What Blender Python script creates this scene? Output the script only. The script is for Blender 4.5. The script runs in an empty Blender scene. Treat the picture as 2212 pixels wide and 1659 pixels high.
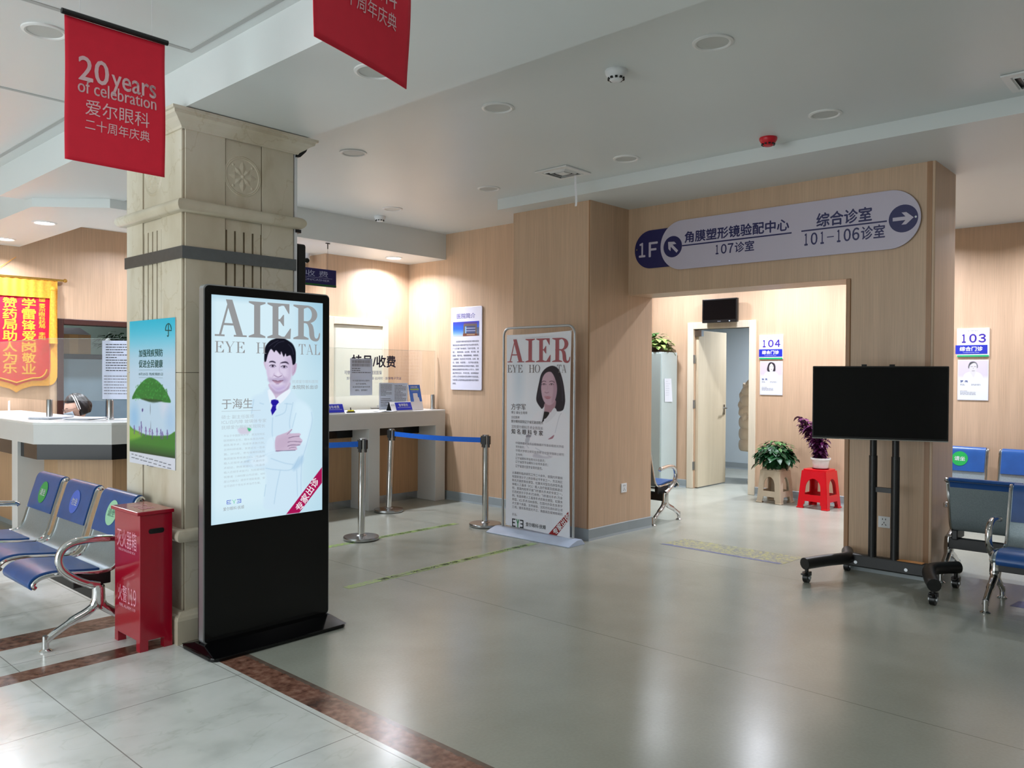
import bpy, math, random
import numpy as np
from mathutils import Vector, Matrix, Euler

random.seed(7)
rng = np.random.default_rng(7)
S = bpy.context.scene
COL = S.collection
PI = math.pi

# ------------------------------------------------------------------ camera
FOCAL, YAW, PITCH, ROLL, EYE = 1731.3, math.radians(42.428), math.radians(.6697), math.radians(.32026), 1.5
fw = Vector((math.cos(YAW)*math.cos(PITCH), math.sin(YAW)*math.cos(PITCH), -math.sin(PITCH)))
rt0 = Vector((math.sin(YAW), -math.cos(YAW), 0)); up0 = rt0.cross(fw)
rt = rt0*math.cos(ROLL) + up0*math.sin(ROLL); up = -rt0*math.sin(ROLL) + up0*math.cos(ROLL)
cam_d = bpy.data.cameras.new('camera'); cam = bpy.data.objects.new('camera', cam_d); COL.objects.link(cam)
cam_d.sensor_width = 36; cam_d.sensor_fit = 'HORIZONTAL'; cam_d.lens = 36*FOCAL/2212; cam_d.clip_start = .05; cam_d.clip_end = 100
cam.matrix_world = Matrix(((rt.x, up.x, -fw.x, 0), (rt.y, up.y, -fw.y, 0), (rt.z, up.z, -fw.z, EYE), (0, 0, 0, 1)))
S.camera = cam

# ------------------------------------------------------------------ light and exposure
S.view_settings.view_transform = 'Standard'; S.view_settings.look = 'None'
S.view_settings.gamma = 1; S.view_settings.exposure = 0; S.view_settings.use_curve_mapping = False
W = bpy.data.worlds.new('world'); S.world = W; W.use_nodes = True
W.node_tree.nodes['Background'].inputs[0].default_value = (.86, .95, 1, 1)
W.node_tree.nodes['Background'].inputs[1].default_value = .25

def area(name, loc, rot, size, power, color=(1, 1, 1), sy=None, spread=PI, parent=None):
    d = bpy.data.lights.new(name, 'AREA'); d.energy = power; d.color = color; d.spread = spread
    d.shape = 'RECTANGLE' if sy else 'DISK'; d.size = size
    if sy: d.size_y = sy
    o = bpy.data.objects.new(name, d); COL.objects.link(o); o.location = loc; o.rotation_euler = rot
    if parent: o.parent = parent
    return o
# daylight entering through the glazed entrance on the left-hand side of the hall (behind the camera)
area('entrance_daylight', (-3.9, 4.4, 1.55), (0, -PI/2, 0), 2.9, 200, (.9, .97, 1), sy=6.0)
# ceiling lamps of the hall that hang above and behind the camera
for x, y, p in ((1.2, 2.0, 9), (.2, -.6, 4), (3.6, .2, 4), (5.2, .35, 2)): area('hall_lamp_light', (x, y, 3.16), (0, 0, 0), .7, p, (1, .99, .96), sy=.7)
# lamps of the corridor behind the portal and of the rooms behind the counters, outside the camera's view
CORRIDOR = ((8.75, 1.1, 3.06, 38), (8.75, 2.75, 3.06, 42), (8.75, 4.1, 3.06, 46), (8.75, 5.6, 3.06, 42), (7.7, 3.4, 3.06, 22), (7.7, 1.0, 3.06, 14), (4.75, 7.455, 2.86, 32), (3.45, 7.5, 2.86, 20), (4.1, 9.05, 3.15, 36))
for x, y, z, p in CORRIDOR: area('room_lamp_light', (x, y, z), (0, 0, 0), .15, p, (.87, .90, 1), spread=math.radians(155))

# ------------------------------------------------------------------ helpers
def ray(u, v):
    return rt*((u-1106)/FOCAL) + up*((829.5-v)/FOCAL) + fw
def on_plane(u, v, o, n):          # point of the photograph's sight line on a real plane
    d = ray(u, v); e = Vector((0, 0, EYE)); t = (Vector(o)-e).dot(n)/d.dot(n); return e + d*t
def pX(u, v, X): return on_plane(u, v, (X, 0, 0), Vector((1, 0, 0)))
def pY(u, v, Y): return on_plane(u, v, (0, Y, 0), Vector((0, 1, 0)))
def pZ(u, v, Z=0): return on_plane(u, v, (0, 0, Z), Vector((0, 0, 1)))

def lin(c):
    return tuple(((x/12.92) if x <= .04045 else ((x+.055)/1.055)**2.4) for x in c)
def rgb(r, g, b): return lin((r/255, g/255, b/255))

MATS = {}
def mat(name, color, rough=.5, metal=0., spec=.5, noise=0., nscale=8., emit=0., coat=0., bump=0., stretch=None):
    if name in MATS: return MATS[name]
    m = bpy.data.materials.new(name); m.use_nodes = True; nt = m.node_tree; b = nt.nodes['Principled BSDF']
    b.inputs['Base Color'].default_value = (*color, 1); b.inputs['Roughness'].default_value = rough
    b.inputs['Metallic'].default_value = metal; b.inputs['Specular IOR Level'].default_value = spec
    b.inputs['Coat Weight'].default_value = coat
    if emit:
        b.inputs['Emission Color'].default_value = (*color, 1); b.inputs['Emission Strength'].default_value = emit
        b.inputs['Base Color'].default_value = (.01, .01, .01, 1)
    if noise or bump:
        tc = nt.nodes.new('ShaderNodeTexCoord'); n = nt.nodes.new('ShaderNodeTexNoise'); n.inputs['Scale'].default_value = nscale
        n.inputs['Detail'].default_value = 5
        src = tc.outputs['Object']
        if stretch:
            mp = nt.nodes.new('ShaderNodeMapping'); mp.inputs['Scale'].default_value = stretch
            nt.links.new(src, mp.inputs[0]); src = mp.outputs[0]
        nt.links.new(src, n.inputs['Vector'])
        if noise:
            r = nt.nodes.new('ShaderNodeValToRGB'); r.color_ramp.elements[0].position = .3; r.color_ramp.elements[1].position = .7
            r.color_ramp.elements[0].color = (*[max(0, c*(1-noise)) for c in color], 1)
            r.color_ramp.elements[1].color = (*[min(1, c*(1+noise)) for c in color], 1)
            nt.links.new(n.outputs['Fac'], r.inputs[0]); nt.links.new(r.outputs[0], b.inputs['Base Color'])
        if bump:
            bp = nt.nodes.new('ShaderNodeBump'); bp.inputs['Strength'].default_value = bump; bp.inputs['Distance'].default_value = .01
            nt.links.new(n.outputs['Fac'], bp.inputs['Height']); nt.links.new(bp.outputs[0], b.inputs['Normal'])
    MATS[name] = m; return m

def glow(name, color, strength=1.):
    if name in MATS: return MATS[name]
    m = bpy.data.materials.new(name); m.use_nodes = True; nt = m.node_tree; nt.nodes.clear()
    e = nt.nodes.new('ShaderNodeEmission'); o = nt.nodes.new('ShaderNodeOutputMaterial')
    e.inputs[0].default_value = (*color, 1); e.inputs[1].default_value = strength
    nt.links.new(e.outputs[0], o.inputs[0]); MATS[name] = m; return m

def painted(name, emit=False, rough=.45):
    if name in MATS: return MATS[name]
    m = bpy.data.materials.new(name); m.use_nodes = True; nt = m.node_tree
    a = nt.nodes.new('ShaderNodeAttribute'); a.attribute_name = 'print'; b = nt.nodes['Principled BSDF']
    if emit:
        e = nt.nodes.new('ShaderNodeEmission'); nt.links.new(a.outputs['Color'], e.inputs[0])
        nt.links.new(e.outputs[0], nt.nodes['Material Output'].inputs[0])
    else:
        nt.links.new(a.outputs['Color'], b.inputs['Base Color']); b.inputs['Roughness'].default_value = rough
    MATS[name] = m; return m

def pane_mat(name, tint, refl=.5, mixk=1.):
    if name in MATS: return MATS[name]
    m = bpy.data.materials.new(name); m.use_nodes = True; nt = m.node_tree; nt.nodes.clear()
    t = nt.nodes.new('ShaderNodeBsdfTransparent'); t.inputs[0].default_value = (*tint, 1)
    g = nt.nodes.new('ShaderNodeBsdfGlossy'); g.inputs['Roughness'].default_value = .02
    f = nt.nodes.new('ShaderNodeFresnel'); f.inputs[0].default_value = 1.45
    mm = nt.nodes.new('ShaderNodeMath'); mm.operation = 'MULTIPLY'; mm.inputs[1].default_value = refl
    x = nt.nodes.new('ShaderNodeMixShader'); o = nt.nodes.new('ShaderNodeOutputMaterial')
    nt.links.new(f.outputs[0], mm.inputs[0]); nt.links.new(mm.outputs[0], x.inputs[0])
    nt.links.new(t.outputs[0], x.inputs[1]); nt.links.new(g.outputs[0], x.inputs[2]); nt.links.new(x.outputs[0], o.inputs[0])
    MATS[name] = m; return m

class MB:
    def __init__(s): s.v = []; s.f = []
    def add(s, vs, fs):
        k = len(s.v); s.v += [tuple(p) for p in vs]; s.f += [tuple(i+k for i in f) for f in fs]; return s
    def box(s, x0, x1, y0, y1, z0, z1):
        return s.add([(x0, y0, z0), (x1, y0, z0), (x1, y1, z0), (x0, y1, z0), (x0, y0, z1), (x1, y0, z1), (x1, y1, z1), (x0, y1, z1)],
                     [(3, 2, 1, 0), (4, 5, 6, 7), (0, 1, 5, 4), (1, 2, 6, 5), (2, 3, 7, 6), (3, 0, 4, 7)])
    def prism(s, poly, a, b, axis=2):
        n = len(poly); 
        def P(p, h): return (p[0], p[1], h) if axis == 2 else ((p[0], h, p[1]) if axis == 1 else (h, p[0], p[1]))
        vs = [P(p, a) for p in poly] + [P(p, b) for p in poly]
        return s.add(vs, [tuple(range(n))[::-1], tuple(range(n, 2*n))] + [(i, (i+1) % n, n+(i+1) % n, n+i) for i in range(n)])
    def flat(s, poly, h, axis=1):
        def P(p): return (p[0], p[1], h) if axis == 2 else ((p[0], h, p[1]) if axis == 1 else (h, p[0], p[1]))
        return s.add([P(p) for p in poly], [tuple(range(len(poly)))])
    def tube(s, pts, r, n=10, closed=False, flatten=None):
        pts = [Vector(p) for p in pts]; m = len(pts); rs = r if isinstance(r, (list, tuple)) else [r]*m
        ref = None; vs = []
        for i, p in enumerate(pts):
            a = pts[(i-1) % m] if (i or closed) else p; b = pts[(i+1) % m] if (i < m-1 or closed) else p
            t = (b-a).normalized()
            if ref is None:
                ref = Vector((0, 0, 1)) if abs(t.z) < .9 else Vector((1, 0, 0))
            x = (ref - t*ref.dot(t)); x = x.normalized() if x.length > 1e-6 else t.orthogonal().normalized(); y = t.cross(x); ref = x
            for k in range(n):
                an = 2*PI*k/n
                vs.append(p + (x*math.cos(an)*(flatten or 1) + y*math.sin(an))*rs[i])
        fs = []
        for i in range(m if closed else m-1):
            j = (i+1) % m
            for k in range(n): fs.append((i*n+k, i*n+(k+1) % n, j*n+(k+1) % n, j*n+k))
        if not closed: fs += [tuple(range(n))[::-1], tuple(range((m-1)*n, m*n))]
        return s.add(vs, fs)
    def lathe(s, prof, c=(0, 0, 0), n=28, cap=True):
        vs = [(c[0]+r*math.cos(2*PI*k/n), c[1]+r*math.sin(2*PI*k/n), c[2]+z) for r, z in prof for k in range(n)]
        fs = [(i*n+k, i*n+(k+1) % n, (i+1)*n+(k+1) % n, (i+1)*n+k) for i in range(len(prof)-1) for k in range(n)]
        if cap: fs += [tuple(range(n))[::-1], tuple(range((len(prof)-1)*n, len(prof)*n))]
        return s.add(vs, fs)
    def sweep(s, prof, path, closed=True):      # prof: (out, z) moulding swept round a plan polygon (ccw list), mitred
        m = len(path); vs = []
        for i in range(m):
            p = Vector(path[i]); a = Vector(path[(i-1) % m]); b = Vector(path[(i+1) % m])
            d1 = (p-a).normalized() if (i or closed) else (b-p).normalized(); d2 = (b-p).normalized() if (i < m-1 or closed) else d1
            n1 = Vector((d1.y, -d1.x)); n2 = Vector((d2.y, -d2.x)); nn = (n1+n2); nn = nn/ max(.2, nn.dot(n1)) if nn.length > 1e-6 else n1
            for o, z in prof: q = p+nn*o; vs.append((q.x, q.y, z))
        k = len(prof); fs = []
        for i in range(m if closed else m-1):
            j = (i+1) % m
            for t in range(k-1): fs.append((i*k+t, j*k+t, j*k+t+1, i*k+t+1))
        if not closed: fs += [tuple(range(k)), tuple(range((m-1)*k, m*k))[::-1]]
        return s.add(vs, fs)
    def grid(s, fn, nu, nv):
        vs = [fn(i/nu, j/nv) for j in range(nv+1) for i in range(nu+1)]
        return s.add(vs, [(j*(nu+1)+i, j*(nu+1)+i+1, (j+1)*(nu+1)+i+1, (j+1)*(nu+1)+i) for j in range(nv) for i in range(nu)])
    def ball(s, c, r, n=14, m=10, sq=(1, 1, 1)):
        vs = [(c[0]+r*sq[0]*math.sin(PI*j/m)*math.cos(2*PI*i/n), c[1]+r*sq[1]*math.sin(PI*j/m)*math.sin(2*PI*i/n), c[2]+r*sq[2]*math.cos(PI*j/m)) for j in range(m+1) for i in range(n)]
        return s.add(vs, [(j*n+i, (j+1)*n+i, (j+1)*n+(i+1) % n, j*n+(i+1) % n) for j in range(m) for i in range(n)])
    def move(s, M):
        s.v = [tuple(M @ Vector(p)) for p in s.v]; return s
    def build(s, name, m, parent=None, smooth=False, bevel=0, kind=None, label=None, solid=0, sub=0):
        me = bpy.data.meshes.new(name); me.from_pydata(s.v, [], s.f); me.validate()
        me.materials.append(m)
        o = bpy.data.objects.new(name, me); COL.objects.link(o)
        if parent: o.parent = parent
        import bmesh as _b
        bm = _b.new(); bm.from_mesh(me); _b.ops.recalc_face_normals(bm, faces=bm.faces); bm.to_mesh(me); bm.free()
        if smooth:
            for p in me.polygons: p.use_smooth = True
            me.set_sharp_from_angle(angle=math.radians(40))
        if solid: md = o.modifiers.new('solid', 'SOLIDIFY'); md.thickness = solid; md.offset = 0
        if sub: md = o.modifiers.new('sub', 'SUBSURF'); md.levels = md.render_levels = sub
        if bevel: md = o.modifiers.new('bevel', 'BEVEL'); md.width = bevel; md.segments = 2; md.limit_method = 'ANGLE'
        if kind: o['kind'] = kind
        if label: o['label'] = label
        return o

def thing(name, label, cat, loc=(0, 0, 0), rz=0., group=None, rot=None):
    o = bpy.data.objects.new(name, None); COL.objects.link(o); o.location = loc; o.rotation_euler = rot or (0, 0, rz)
    o.empty_display_size = .1; o['label'] = label; o['category'] = cat
    if group: o['group'] = group
    return o
def tag(o, label, cat, group=None):
    o['label'] = label; o['category'] = cat
    if group: o['group'] = group
    return o
def toloc(o):                     # world -> local of a thing
    M = (Matrix.Translation(o.location) @ o.rotation_euler.to_matrix().to_4x4()).inverted()
    return lambda p: M @ Vector(p)
def copy_tree(o, parent=None):
    c = o.copy(); COL.objects.link(c)
    if parent: c.parent = parent
    for ch in [x for x in bpy.data.objects if x.parent == o]: copy_tree(ch, c)
    return c
def rrect(x0, x1, z0, z1, r, n=5):
    pts = []
    for cx, cz, a in ((x1-r, z1-r, 0), (x0+r, z1-r, 90), (x0+r, z0+r, 180), (x1-r, z0+r, 270)):
        for k in range(n+1): t = math.radians(a+90*k/n); pts.append((cx+r*math.cos(t), cz+r*math.sin(t)))
    return pts
def smoothline(pts, n=6, closed=False):      # Catmull-Rom
    P = [np.array(p, float) for p in pts]; m = len(P); out = []
    for i in range(m if closed else m-1):
        p0 = P[(i-1) % m] if (i or closed) else P[i]; p1 = P[i]; p2 = P[(i+1) % m]; p3 = P[(i+2) % m] if (i < m-2 or closed) else p2
        for k in range(n):
            t = k/n; out.append(tuple(.5*((2*p1)+(-p0+p2)*t+(2*p0-5*p1+4*p2-p3)*t*t+(-p0+3*p1-3*p2+p3)*t**3)))
    if not closed: out.append(tuple(P[-1]))
    return out

# ---- lettering: every text is real flat geometry fitted to a rectangle of its sign (local x right, z up, y into the sign)
GL = {}
def glyphs(body, bold=0., sp=1.):
    k = (body, bold, sp)
    if k in GL: return GL[k]
    c = bpy.data.curves.new('lettering', 'FONT'); c.body = body; c.resolution_u = 3; c.space_character = sp; c.align_x = 'LEFT'
    o = bpy.data.objects.new('lettering', c)
    me = bpy.data.meshes.new_from_object(o)
    v = np.array([tuple(x.co)[:2] for x in me.vertices]); f = [tuple(p.vertices) for p in me.polygons]
    bpy.data.objects.remove(o); bpy.data.meshes.remove(me); bpy.data.curves.remove(c)
    GL[k] = (v, f); return GL[k]
def put(mb, body, x0, x1, z0, z1, y=0., bold=0., ang=0., sp=1., fit=True):
    if bold > 0:
        for q, k in enumerate(((-1, 0), (1, 0), (0, 1), (0, -1)) if bold > .015 else ((-1, 0), (1, 0))):
            e = min(bold, .05)*.75*(z1-z0)/max(1, math.cos(ang)); dx, dz = e*k[0], e*k[1]
            put(mb, body, x0+dx+e, x1+dx-e, z0+dz+e, z1+dz-e, y-q*.00015, 0, ang, sp, fit)
        return mb
    v, f = glyphs(body, 0, sp)
    if len(v) == 0: return mb
    lo, hi = v.min(0), v.max(0); s = (hi-lo); s[s == 0] = 1
    q = (v-lo)/s
    if not fit:
        k = (z1-z0)/s[1]; q = (v-lo)*k/np.array([x1-x0, z1-z0])
    X = x0+q[:, 0]*(x1-x0); Z = z0+q[:, 1]*(z1-z0)
    if ang:
        cx, cz = (x0+x1)/2, (z0+z1)/2; ca, sa = math.cos(ang), math.sin(ang)
        X, Z = cx+(X-cx)*ca-(Z-cz)*sa, cz+(X-cx)*sa+(Z-cz)*ca
    return mb.add([(a, y, b) for a, b in zip(X, Z)], f)
def chars(mb, body, x0, x1, z0, z1, y=0., bold=0., gap=.12):   # one by one: every character fills its own cell
    w = (x1-x0)/(len(body)+gap*(len(body)-1))
    for i, c in enumerate(body):
        n = .22 if c in '１1' else 0
        put(mb, c, x0+i*w*(1+gap)+n*w, x0+i*w*(1+gap)+w-n*w, z0, z1, y, bold)
    return mb
def lines(mb, rows, x0, z_top, h, pitch, y, width, bold=.0):     # rows of text; a row's width follows its length
    full = max(len(r) for r in rows)
    for i, r in enumerate(rows):
        if not r: continue
        ind = len(r)-len(r.lstrip('　')); t = r.strip('　')
        put(mb, t, x0+width*ind/full, x0+width*len(r)/full, z_top-i*pitch-h, z_top-i*pitch, y, bold)
    return mb

def serif(ch, T, t):              # didone capitals as polygons, height 1
    P = []
    def bx(a, b, c, d): P.append([(a, c), (b, c), (b, d), (a, d)])
    def stem(x, lo=True, hi=True, th=T):
        bx(x, x+th, 0, 1); e = .62*T+.05
        if lo: P.append([(x-e, 0), (x+th+e, 0), (x+th+e, t*.7), (x+th, t*1.7), (x, t*1.7), (x-e, t*.7)])
        if hi: P.append([(x-e, 1), (x-e, 1-t*.7), (x, 1-t*1.7), (x+th, 1-t*1.7), (x+th+e, 1-t*.7), (x+th+e, 1)])
    def ring(cx, cy, rx, ry, ix, iy, a0, a1, n=18):
        for k in range(n):
            a, b = [math.radians(a0+(a1-a0)*q/n) for q in (k, k+1)]
            P.append([(cx+ix*math.cos(a), cy+iy*math.sin(a)), (cx+rx*math.cos(a), cy+ry*math.sin(a)), (cx+rx*math.cos(b), cy+ry*math.sin(b)), (cx+ix*math.cos(b), cy+iy*math.sin(b))])
    def stroke(pts, ws):
        pts = [Vector(p) for p in pts]; L = []; R = []
        for i, p in enumerate(pts):
            d = (pts[min(i+1, len(pts)-1)]-pts[max(i-1, 0)]).normalized(); n = Vector((-d.y, d.x))*ws[i]/2
            L.append(p+n); R.append(p-n)
        for i in range(len(pts)-1): P.append([tuple(L[i]), tuple(L[i+1]), tuple(R[i+1]), tuple(R[i])])
    s = .62*T+.05
    if ch == 'A':
        P.append([(.50-T*.65, 1), (.50+T*.35, 1), (.97-.02, 0), (.97-T*1.15, 0)]); P.append([(.46-t*.6, .92), (.46+t*.5, .92), (.16+t*.6, 0), (.16-t*.6, 0)])
        bx(.25, .72, .30, .30+t); bx(0, .32, 0, t*.8); bx(.97-T*1.15-.1, 1.06, 0, t*.8); w = 1.06
    elif ch == 'I': stem(s); w = 2*s+T
    elif ch == 'E':
        stem(s); bx(s, .80, 1-t, 1); bx(s, .84, 0, t); bx(s+T, .6, .49, .49+t)
        P.append([(.80, 1), (.80, .72), (.80-t*.5, .72), (.60, 1-t)]); P.append([(.84, 0), (.86, .30), (.83, .30), (.62, t)])
        P.append([(.6, .36), (.6, .68), (.57, .68), (.45, .49+t), (.45, .49), (.57, .36)]); w = .88
    elif ch in 'RP':
        stem(s); ring(.52, .74, .40, .26, .40-T, .26-t, -90, 90); bx(s, .53, 1-t, 1); bx(s, .53, .48, .48+t)
        w = .94
        if ch == 'R':
            P.append(smoothline([(.48, .53), (.62, .51), (.74, .42), (.79, .25), (.81, .10), (.87, .04), (.95, .08), (.99, .20), (1.03, .20), (1.01, .06), (.93, -.03), (.80, -.04), (.67, .01), (.61, .12), (.59, .32), (.53, .45), (.46, .48)], 3, True))
            w = 1.04
    elif ch == 'H': stem(s); stem(1-s-T+.06); bx(s, 1-s, .49, .49+t); w = 1.06
    elif ch == 'T':
        stem(.46-T/2, hi=False); bx(0, .92, 1-t, 1); P.append([(0, 1), (0, .72), (.03, .72), (.2, 1-t)]); P.append([(.92, 1), (.92, .72), (.89, .72), (.72, 1-t)]); w = .92
    elif ch == 'L': stem(s); bx(s, .8, 0, t); P.append([(.8, 0), (.82, .32), (.79, .32), (.55, t)]); w = .84
    elif ch == 'Y':
        P.append([(.08, 1), (.08+T*1.15, 1), (.46+T/2, .44), (.46-T/2, .44)]); P.append([(.88-t, 1), (.88+t*.3, 1), (.46+T/2, .46), (.46+T/2-t*1.3, .46)])
        bx(.46-T/2, .46+T/2, 0, .46); bx(-.02, .34, 1-t*.8, 1); bx(.70, 1.0, 1-t*.8, 1); bx(.46-T/2-s, .46+T/2+s, 0, t*.8); w = 1
    elif ch == 'O': ring(.48, .5, .48, .52, .48-T, .52-t, 0, 360, 32); w = .96
    elif ch == 'S':
        pts = smoothline([(.62, .80), (.50, .97), (.28, .97), (.12, .80), (.22, .60), (.48, .44), (.60, .24), (.44, .03), (.20, .03), (.06, .24)], 4)
        n = len(pts); stroke(pts, [t+(T-t)*max(0, 1-abs(i/n-.5)*3.2) for i in range(n)]); P.append([(.6, 1), (.66, 1), (.66, .7), (.6, .76)]); P.append([(.02, 0), (.08, 0), (.08, .22), (.02, .3)]); w = .7
    else: w = .6
    return P, w
def serif_word(mb, word, x0, x1, z0, z1, y, T, t, gap=.06, cover=None):
    G = [(serif(c, T, t) if c != ' ' else ([], .55)) for c in word]; tot = sum(w for _, w in G)+gap*(len(G)-1); x = 0
    for P, w in G:
        for q, p in enumerate(P): mb.flat([(x0+(x+a)/tot*(x1-x0), z0+b*(z1-z0)) for a, b in p], y-q*.00006)
        x += w+gap
    return mb
def eye_logo(part, x0, x1, z0, z1, y, m1, m2):
    w = (x1-x0)/3.3; h = z1-z0; k = h*.14; a = MB(); b = MB()
    for f in (0, 1):
        def X(q): return x0+q if not f else x1-q
        for c, d, e, g in ((0, k, 0, h), (0, w, 0, k), (0, w, h-k, h), (0, w*.85, h*.43, h*.43+k)):
            a.flat([(X(c), z0+e), (X(d), z0+e), (X(d), z0+g), (X(c), z0+g)], y-.00006*len(a.f))
    c = (x0+x1)/2
    b.flat([(c-k/2, z0), (c+k/2, z0), (c+k/2, z0+h*.45), (c-k/2, z0+h*.45)], y)
    b.flat([(c-k/2, z0+h*.45), (c+k/2, z0+h*.40), (c-w*.45+k, z1), (c-w*.45, z1)], y-.0001); b.flat([(c+k/2, z0+h*.45), (c-k/2, z0+h*.40), (c+w*.45-k, z1), (c+w*.45, z1)], y-.0002)
    a.build('logo_lettering', m1, part); b.build('logo_lettering', m2, part)

# ---- printed pictures: a fine sheet of coloured mesh (the picture's own colours)
class Art:
    def __init__(s, x0, x1, z0, z1, nx, nz, bg):
        s.b = (x0, x1, z0, z1); s.n = (nx, nz)
        s.X, s.Z = np.meshgrid(np.linspace(x0, x1, nx), np.linspace(z0, z1, nz)); s.X = s.X.ravel(); s.Z = s.Z.ravel()
        s.c = np.zeros((nx*nz, 3)); s.c[:] = np.array(bg)/255
    def blend(s, m, color, alpha=1.):
        m = (np.clip(m, 0, 1)*alpha)[:, None]; col = np.array(color)/255 if not callable(color) else color(s.X, s.Z)
        s.c = s.c*(1-m)+col*m; return s
    def _sub(s, P, pad):
        P = np.array(P); lo, hi = P.min(0)-pad, P.max(0)+pad
        return np.nonzero((s.X >= lo[0]) & (s.X <= hi[0]) & (s.Z >= lo[1]) & (s.Z <= hi[1]))[0]
    def _segd(s, P, closed, I):
        X, Z = s.X[I], s.Z[I]; d = np.full(len(I), 1e9); n = len(P)
        for i in range(n if closed else n-1):
            a = P[i]; b = P[(i+1) % n]; ex, ez = b[0]-a[0], b[1]-a[1]; L = ex*ex+ez*ez+1e-12
            t = np.clip(((X-a[0])*ex+(Z-a[1])*ez)/L, 0, 1); d = np.minimum(d, (X-a[0]-t*ex)**2+(Z-a[1]-t*ez)**2)
        return np.sqrt(d)
    def poly(s, P, color, soft=.003, alpha=1., smooth=True, grow=0.):
        if smooth: P = smoothline(P, 4, True)
        I = s._sub(P, soft+abs(grow)+.001); d = s._segd(P, True, I); ins = np.zeros(len(I), bool); n = len(P); X, Z = s.X[I], s.Z[I]
        for i in range(n):
            a, b = P[i], P[(i+1) % n]
            ins ^= ((a[1] > Z) != (b[1] > Z)) & (X < (b[0]-a[0])*(Z-a[1])/((b[1]-a[1]) or 1e-12)+a[0])
        m = np.zeros(len(s.X)); m[I] = (np.where(ins, d, -d)+grow)/soft+.5
        return s.blend(m, color, alpha)
    def line(s, P, w, color, alpha=1., soft=None, smooth=True):
        if smooth: P = smoothline(P, 4)
        I = s._sub(P, w*2+(soft or 0)); m = np.zeros(len(s.X)); m[I] = (w/2-s._segd(P, False, I))/(soft or w*.6)+.5
        return s.blend(m, color, alpha)
    def oval(s, c, rx, rz, color, alpha=1., soft=.3):
        return s.blend((1-np.sqrt(((s.X-c[0])/rx)**2+((s.Z-c[1])/rz)**2))/soft, color, alpha)
    def build(s, name, parent, y, m, keep=None):
        nx, nz = s.n; me = bpy.data.meshes.new(name)
        vs = np.stack([s.X, np.full(len(s.X), y), s.Z], 1)
        i, j = np.meshgrid(np.arange(nx-1), np.arange(nz-1)); a = (j*nx+i).ravel(); F = np.stack([a, a+1, a+nx+1, a+nx], 1)
        if keep is not None: k = keep(s.X[a], s.Z[a]); F = F[k]
        me.from_pydata(vs.tolist(), [], F.tolist())
        at = me.color_attributes.new('print', 'FLOAT_COLOR', 'POINT')
        c = np.clip(s.c, 0, 1); c = np.where(c <= .04045, c/12.92, ((c+.055)/1.055)**2.4)
        at.data.foreach_set('color', np.concatenate([c, np.ones((len(c), 1))], 1).astype(np.float32).ravel())
        me.materials.append(m); o = bpy.data.objects.new(name, me); COL.objects.link(o); o.parent = parent; return o

# ------------------------------------------------------------------ materials
def nodes(name, rough=.5, spec=.5):
    m = bpy.data.materials.new(name); m.use_nodes = True; nt = m.node_tree; b = nt.nodes['Principled BSDF']
    b.inputs['Roughness'].default_value = rough; b.inputs['Specular IOR Level'].default_value = spec
    g = nt.nodes.new('ShaderNodeNewGeometry'); MATS[name] = m
    def N(t, **kw):
        n = nt.nodes.new(t)
        for k, v in kw.items(): setattr(n, k, v)
        return n
    def noise(scale, stretch=(1, 1, 1), detail=4, off=0):
        mp = N('ShaderNodeMapping'); mp.inputs['Scale'].default_value = stretch; mp.inputs['Location'].default_value = (off, off, off)
        nt.links.new(g.outputs['Position'], mp.inputs[0]); n = N('ShaderNodeTexNoise'); n.inputs['Scale'].default_value = scale; n.inputs['Detail'].default_value = detail
        nt.links.new(mp.outputs[0], n.inputs['Vector']); return n.outputs['Fac']
    def ramp(src, stops):
        r = N('ShaderNodeValToRGB'); e = r.color_ramp.elements
        while len(e) < len(stops): e.new(.5)
        for q, (p, c) in zip(e, stops): q.position = p; q.color = (*c, 1)
        nt.links.new(src, r.inputs[0]); return r.outputs[0]
    def mix(a, b_, fac, mode='MIX'):
        x = N('ShaderNodeMix', data_type='RGBA', blend_type=mode)
        for s, k in ((fac, 0), (a, 6), (b_, 7)):
            if hasattr(s, 'links') or hasattr(s, 'is_output'): nt.links.new(s, x.inputs[k])
            else: x.inputs[k].default_value = s if not isinstance(s, tuple) else (*s, 1)
        return x.outputs[2]
    def math_(op, a, b2=None, c=None):
        x = N('ShaderNodeMath', operation=op)
        for i, s in enumerate((a, b2, c)):
            if s is None: continue
            if hasattr(s, 'is_output'): nt.links.new(s, x.inputs[i])
            else: x.inputs[i].default_value = s
        return x.outputs[0]
    xyz = N('ShaderNodeSeparateXYZ'); nt.links.new(g.outputs['Position'], xyz.inputs[0])
    return m, nt, b, noise, ramp, mix, math_, xyz.outputs

def wood(name, c, rough=.42, k=1., stretch=(1, 1, .025)):
    m, nt, b, noise, ramp, mix, mth, xyz = nodes(name, rough)
    fine = ramp(noise(110, stretch, 3), [(.25, tuple(x*(1-.12*k) for x in c)), (.75, tuple(min(1, x*(1+.09*k)) for x in c))])
    broad = ramp(noise(9, (1, 1, stretch[2]*2), 2, 3.3), [(.3, (.90, .89, .88)), (.7, (1, 1, 1))])
    nt.links.new(mix(fine, broad, 1., 'MULTIPLY'), b.inputs['Base Color']); return m
WOOD = wood('wood_panelling', rgb(206, 175, 146))
OAKP = wood('counter_wood', rgb(196, 158, 118), k=1.2)
FRAME = wood('door_frame_wood', rgb(224, 214, 192), k=.6)
LEAF = wood('door_leaf_wood', rgb(205, 192, 165), k=.6)
DARKWOOD = wood('dark_wood', rgb(62, 30, 24), k=1.)
WHITE = mat('wall_paint', rgb(222, 222, 216), .75, noise=.015, nscale=3)
CEIL = mat('ceiling_paint', rgb(222, 227, 226), .38, noise=.012, nscale=1.3, spec=.35)
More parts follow.
